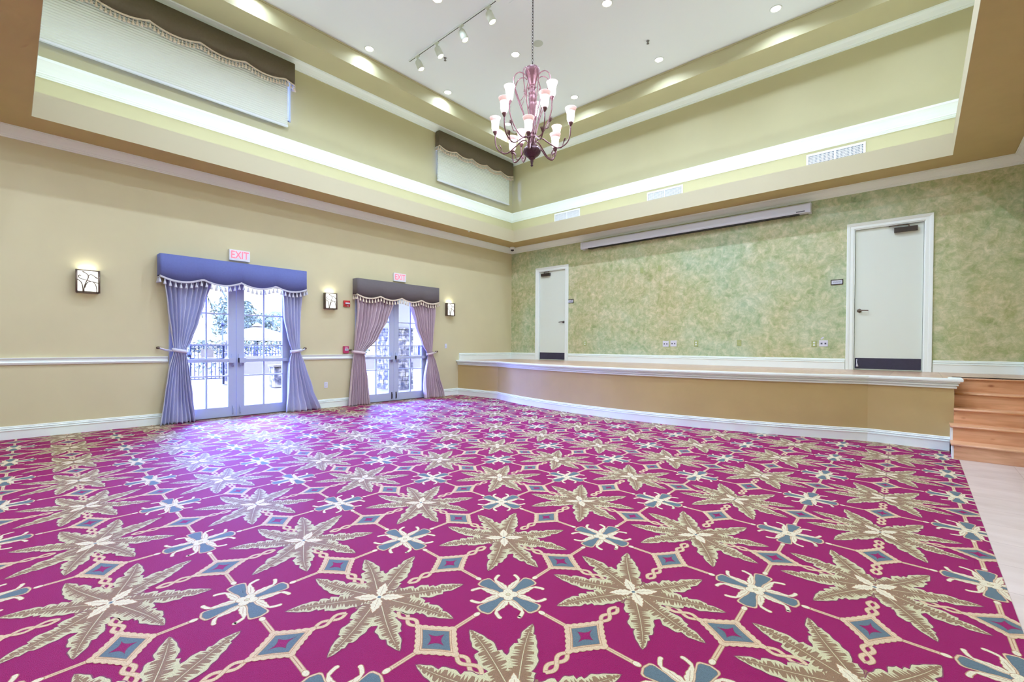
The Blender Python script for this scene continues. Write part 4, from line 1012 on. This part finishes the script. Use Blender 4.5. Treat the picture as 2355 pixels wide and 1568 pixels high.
# iron gate with a lattice border and a plain panel
t = thing('iron_gate', 'blue-grey iron gate with spiked top and blank white panel, seen through the nearer doors', 'gate', (-7.75, -5.85, 0))
bm = BM()
for y in (-6.32, -5.43): box(bm, -7.78, y-.02, 0, -7.72, y+.02, 1.30)
for zz in (1.24, 1.18, .84, .78, .20): box(bm, -7.77, -6.32, zz-.014, -7.73, -5.43, zz+.014)
obj('gate_frame', bm, M['iron'], t)
bm = BM()
for i in range(9):
    y = -6.32+.89*i/8; box(bm, -7.76, y-.010, .20, -7.74, y+.010, .80)
    lathe(bm, [(.02, 1.25), (.02, 1.28), (0, 1.34)], (-7.75, y, 0), 6)
for y in (-6.22, -6.12, -5.60, -5.52): box(bm, -7.76, y-.008, .84, -7.74, y+.008, 1.24)
for zz in (.96, 1.09):
    box(bm, -7.76, -6.32, zz-.008, -7.74, -6.05, zz+.008); box(bm, -7.76, -5.68, zz-.008, -7.74, -5.43, zz+.008)
obj('gate_bars', bm, M['iron'], t)
bm = BM(); box(bm, -7.765, -6.04, .87, -7.745, -5.70, 1.15); obj('sign_panel', bm, M['stuccow'], t)
bm = BM(); lathe(bm, [(.02, 0), (.055, .04), (.06, .10), (.03, .15), (.02, .2)], (-7.70, -6.36, .90), 10); obj('gate_lock', bm, M['iron'], t)
t = thing('gate_post', 'squat stone gate post right of the iron gate', 'post', (-7.75, -5.30, 0)); bm = BM()
z = 0
while z < 1.36:
    h = rs.uniform(.10, .18); h = min(h, 1.36-z+.02); box(bm, -7.9+rs.uniform(-.02, .02), -5.40, z, -7.58+rs.uniform(-.02, .02), -5.12, z+h-.012); z += h
obj('post_stones', bm, M['stone'], t); bm = BM(); box(bm, -7.94, -5.43, 1.36, -7.56, -5.09, 1.42); obj('post_cap', bm, M['stone'], t)
def fence(lab, X, y0, y1, z0, z1, step):
    t = thing('iron_fence', lab, 'fence', (X, (y0+y1)/2, z0))
    bm = BM(); box(bm, X-.02, y0, z1-.10, X+.02, y1, z1-.07); box(bm, X-.02, y0, z0+.08, X+.02, y1, z0+.11); obj('fence_rail', bm, M['iron'], t)
    n = int((y1-y0)/step); pk = None
    bm = BM()
    for i in range(n+1):
        y = y0+(y1-y0)*i/n; box(bm, X-.011, y-.011, z0, X+.011, y+.011, z1-.03); lathe(bm, [(.016, z1-.03), (0, z1+.02)], (X, y, 0), 4)
    o = obj('fence_pickets', bm, M['iron'], t)
    n = max(1, int((y1-y0)/2.2))
    for i in range(n+1):
        y = y0+(y1-y0)*i/n; bm = BM(); box(bm, X-.04, y-.04, z0, X+.04, y+.04, z1+.02); obj('fence_post', bm, M['iron'], t)
bm = BM(); box(bm, -12.4, -3.9, -.02, -12.15, 12, .80); struct('wall_garden', bm, M['stuccow'])
fence('blue-grey picket fence on the white garden wall, behind the nearer doors', -12.25, -3.85, 1.4, .80, 1.26, .12)
fence('distant iron fence glimpsed right of the stone pillar', -11.2, 2.6, 7.2, .80, 1.30, .13)
fence('iron fence running left behind the gate post', -7.75, -9.2, -6.50, 0, 1.28, .13)
# planter by the right leaf
t = thing('terrace_planter', 'small square stone planter on the terrace, low in the right glazed leaf', 'planter', (-5.6, -4.55, 0)); bm = BM(); box(bm, -5.8, -4.72, 0, -5.4, -4.35, .62); obj('planter_box', bm, M['stone'], t)
bm = BM(); box(bm, -5.84, -4.76, .62, -5.36, -4.31, .68); obj('planter_rim', bm, M['stuccow'], t)
# lamp post
t = thing('lamp_post', 'thin dark lamp post standing behind the iron gate', 'lamp post', (-14, -3.72, 0)); bm = BM(); tube(bm, [(-14, -3.72, 0), (-14, -3.72, 2.1)], [.05, .03], 8); lathe(bm, [(.09, 0), (.09, .15), (.04, .2)], (-14, -3.72, 0), 10); obj('pole', bm, M['iron'], t)
bm = BM(); lathe(bm, [(.03, 2.1), (.06, 2.14), (.07, 2.28), (.02, 2.36), (0, 2.4)], (-14, -3.72, 0), 8); obj('lantern', bm, M['iron'], t)
# umbrellas
def umbrella(lab, x, y, zr, r):
    t = thing('patio_umbrella', lab, 'umbrella', (x, y, 0), 'white patio umbrellas by the pool')
    bm = BM(); n = 8; top = bm.verts.new((x, y, zr+.62)); ring = [bm.verts.new((x+r*math.cos(2*PI*k/n), y+r*math.sin(2*PI*k/n), zr)) for k in range(n)]; low = [bm.verts.new((v.co.x, v.co.y, zr-.14)) for v in ring]
    mid_r = [bm.verts.new((x+r*.5*math.cos(2*PI*k/n), y+r*.5*math.sin(2*PI*k/n), zr+.36)) for k in range(n)]
    for k in range(n): bm.faces.new((top, mid_r[k], mid_r[(k+1) % n]))
    bridge(bm, mid_r, ring, smooth=False); bridge(bm, ring, low, smooth=False); lathe(bm, [(.3, zr+.60), (.12, zr+.74), (0, zr+.80)], (x, y, 0), 8); obj('canopy', bm, M['canvas'], t)
    bm = BM(); tube(bm, [(x, y, 0), (x, y, zr+.6)], .03, 8); obj('pole', bm, M['iron'], t)
    bm = BM(); lathe(bm, [(.3, 0), (.3, .06), (.05, .1)], (x, y, 0), 12); obj('base', bm, M['stone'], t)
umbrella('white patio umbrella seen through the right leaf of the nearer doors', -16, -1.6, 1.62, 1.9); umbrella('white patio umbrella seen through the left leaf of the nearer doors', -16.5, -5.1, 1.5, 1.4)
# foliage
def leafcloud(bm, c, rad, n, s, rnd):
    for _ in range(n):
        while True:
            v = Vector((rnd.uniform(-1, 1), rnd.uniform(-1, 1), rnd.uniform(-1, 1)))
            if .25 < v.length < 1: break
        p = Vector((c[0]+v.x*rad[0], c[1]+v.y*rad[1], c[2]+v.z*rad[2])); a = Vector((rnd.uniform(-1, 1), rnd.uniform(-1, 1), rnd.uniform(-1, 1))).normalized(); b = a.orthogonal().normalized(); w = s*rnd.uniform(.5, 1.2)
        bm.faces.new([bm.verts.new(p+q) for q in (-a*w, b*w*.4, a*w, -b*w*.4)])
rt = random.Random(3)
bm = BM(); 
for i in range(26): leafcloud(bm, (-13.2, -6.2+i*.36, 1.16+.05*rt.random()), (.3, .26, .30), 60, .09, rt)
for i in range(26): leafcloud(bm, (-13.2, -6.2+i*.36, .55), (.3, .26, .5), 26, .1, rt)
o = obj('hedge', bm, M['leaf']); tag(o, 'clipped green hedge behind the picket fence', 'hedge', kind='stuff')
def tree(lab, x, y, h, r):
    t = thing('garden_tree', lab, 'tree', (x, y, 0), 'trees beyond the terrace'); bm = BM(); tube(bm, [(x, y, 0), (x+.1, y, h*.4), (x, y+.1, h*.75)], [.16, .12, .06], 8); obj('trunk', bm, M['bark'], t)
    bm = BM()
    for k in range(7): leafcloud(bm, (x+rt.uniform(-.5, .5)*r, y+rt.uniform(-.6, .6)*r, h*.62+rt.uniform(-.25, .35)*h*.5), (r*.6, r*.6, h*.22), 260, .14, rt)
    obj('crown', bm, M['leaf'], t)
for x, y, h, r, l in ((-22, -.9, 4.3, 1.2, 'round tree behind the left part of the right glazed leaf'), (-22, 2.9, 4.3, 1.2, 'round tree behind the curtain side of the right glazed leaf'), (-22, -4.6, 2.4, 1.2, 'low tree behind the iron gate'), (-26, 1.6, 4.2, 1.3, 'bushy tree just above the white umbrella')): tree(l, x, y, h, r)
def palm(lab, x, y, h, n, L, droop, seed):
    rr = random.Random(seed); t = thing('palm_tree', lab, 'palm tree', (x, y, 0), 'palms beyond the terrace')
    bm = BM(); tube(bm, [(x+.06*math.sin(k), y, h*k/8) for k in range(9)], [.16]+[.11]*8, 8); obj('trunk', bm, M['bark'], t)
    bm = BM()
    for i in range(n):
        a = 2*PI*i/n+rr.uniform(-.2, .2); el = rr.uniform(.1, 1.1); d = Vector((math.cos(a), math.sin(a), 0)); prev = None
        for k in range(17):
            s = k/16; p = Vector((x, y, h))+d*L*s*math.cos(el*.6)+Vector((0, 0, L*(math.sin(el)*s-droop*s*s)))
            if prev is not None:
                tube(bm, [prev, p], .012, 3); sd = (p-prev).normalized().cross(Vector((0, 0, 1))).normalized(); w = L*.26*math.sin(PI*min(1, s*.9+.12))
                for sgn in (-1, 1):
                    q = p+sd*sgn*w*.75+Vector((0, 0, -w*.65))+(p-prev)*1.2; bm.faces.new([bm.verts.new(v) for v in (p, p+(prev-p)*.45, q)])
            prev = p
    obj('fronds', bm, M['leaf2'], t)
palm('palm with drooping fronds hanging into view at the top of the left leaf', -4.6, -7.4, 3.35, 15, 1.35, 1.25, 2)
palm('palm rising behind the umbrella in the right leaf', -18.6, .6, 3.0, 14, 1.3, .9, 4); palm('palm behind the fence right of the stone pillar', -13, 4.6, 2.2, 12, 1.0, .8, 6); palm('palm low behind the left curtain edge', -12, -8.3, 2.2, 13, 1.0, .9, 8)

# ------------------------------------------------------------------ light
SKY = 110.0
def area(name, loc, size, energy, col=(1, 1, 1), rot=(0, 0, 0), size_y=None, shape='DISK', spread=None):
    l = bpy.data.lights.new(name, 'AREA'); l.shape = shape; l.size = size; l.energy = energy; l.color = col
    if size_y: l.size_y = size_y
    if spread: l.spread = spread
    o = bpy.data.objects.new(name, l); C.objects.link(o); o.location = loc; o.rotation_euler = rot; return o
W_ = (.79, .95, 1.22)
P_DL = 23
for x in (1.0, 3.05, 5.1, 7.2, 9.2):
    for y in (-1.27, -3.3, -5.3, -7.35, -9.4):
        area('downlight_lamp', (x, y, ZC-.015), .15, P_DL*(.24 if x == 1.0 else .5 if x == 9.2 or y in (-1.27, -9.4) else 1.75), W_, spread=math.radians(155))
for i, (r, a, zt) in enumerate(LS): 
    l = bpy.data.lights.new('chandelier_bulb', 'POINT'); l.energy = 3.6; l.color = (.86, .97, 1.15); l.shadow_soft_size = .06; o = bpy.data.objects.new('chandelier_bulb', l); C.objects.link(o); o.location = cp_(r, math.radians(a), zt+.08)
# cove strips behind the lip, facing up and toward the wall
cv = (.84, 1, 1.10)
area('cove_strip', (.42, -5.3, 4.30), 9.0, 23, cv, (PI, 0, PI/2), .10, 'RECTANGLE'); area('cove_strip', (5.06, -.42, 4.30), 8.6, 23, cv, (PI, 0, 0), .10, 'RECTANGLE')
area('cove_strip', (9.75, -5.3, 4.30), 9.0, 23, cv, (PI, 0, PI/2), .10, 'RECTANGLE'); area('cove_strip', (5.06, -10.2, 4.30), 8.6, 23, cv, (PI, 0, 0), .10, 'RECTANGLE')
# unseen fill lamps added under the low ceiling behind the camera
for x in (1.5, 4.0, 6.5, 9.0): area('near_fill_lamp', (x, -11.6, ZS-.02), .5, 28, W_)
# daylight portals in the door openings
for D in (D1, D2):
    o = area('daylight_portal', (-.30, (D[0]+D[1])/2, DH/2), D[1]-D[0], 1, rot=(0, -PI/2, 0), size_y=DH, shape='RECTANGLE'); o.rotation_euler = (0, -PI/2, 0); o.data.size = DH; o.data.size_y = D[1]-D[0]; o.data.cycles.is_portal = True
w = bpy.data.worlds.new('sky'); S.world = w; w.use_nodes = True
nt = w.node_tree; bg = nt.nodes['Background']; bg.inputs[1].default_value = 1.0
tc = nt.nodes.new('ShaderNodeTexCoord'); sx = nt.nodes.new('ShaderNodeSeparateXYZ'); nt.links.new(tc.outputs['Generated'], sx.inputs[0])
rp = nt.nodes.new('ShaderNodeValToRGB'); nt.links.new(sx.outputs['Z'], rp.inputs['Fac']); e = rp.color_ramp.elements
e[0].position = .12; e[0].color = (.014, .0155, .016, 1); e[1].position = .19; q_ = e.new(.55); q_.color = (.07, .10, .36, 1); e[1].color = (.17, .25, 1.0, 1)
ml = nt.nodes.new('ShaderNodeVectorMath'); ml.operation = 'SCALE'; ml.inputs['Scale'].default_value = SKY
nt.links.new(rp.outputs[0], ml.inputs[0]); nt.links.new(ml.outputs[0], bg.inputs[0])
# ------------------------------------------------------------------ view
S.view_settings.view_transform = 'Standard'; S.view_settings.look = 'None'; S.view_settings.gamma = 1; S.view_settings.use_curve_mapping = False
S.view_settings.exposure = 0.40
S.cycles.use_denoising = True; S.cycles.max_bounces = 6; S.cycles.diffuse_bounces = 4; S.cycles.glossy_bounces = 2; S.cycles.use_adaptive_sampling = True; S.cycles.adaptive_threshold = .09; S.cycles.adaptive_min_samples = 12; S.cycles.light_sampling_threshold = .03; S.cycles.sample_clamp_indirect = 6; S.cycles.caustics_reflective = False; S.cycles.caustics_refractive = False
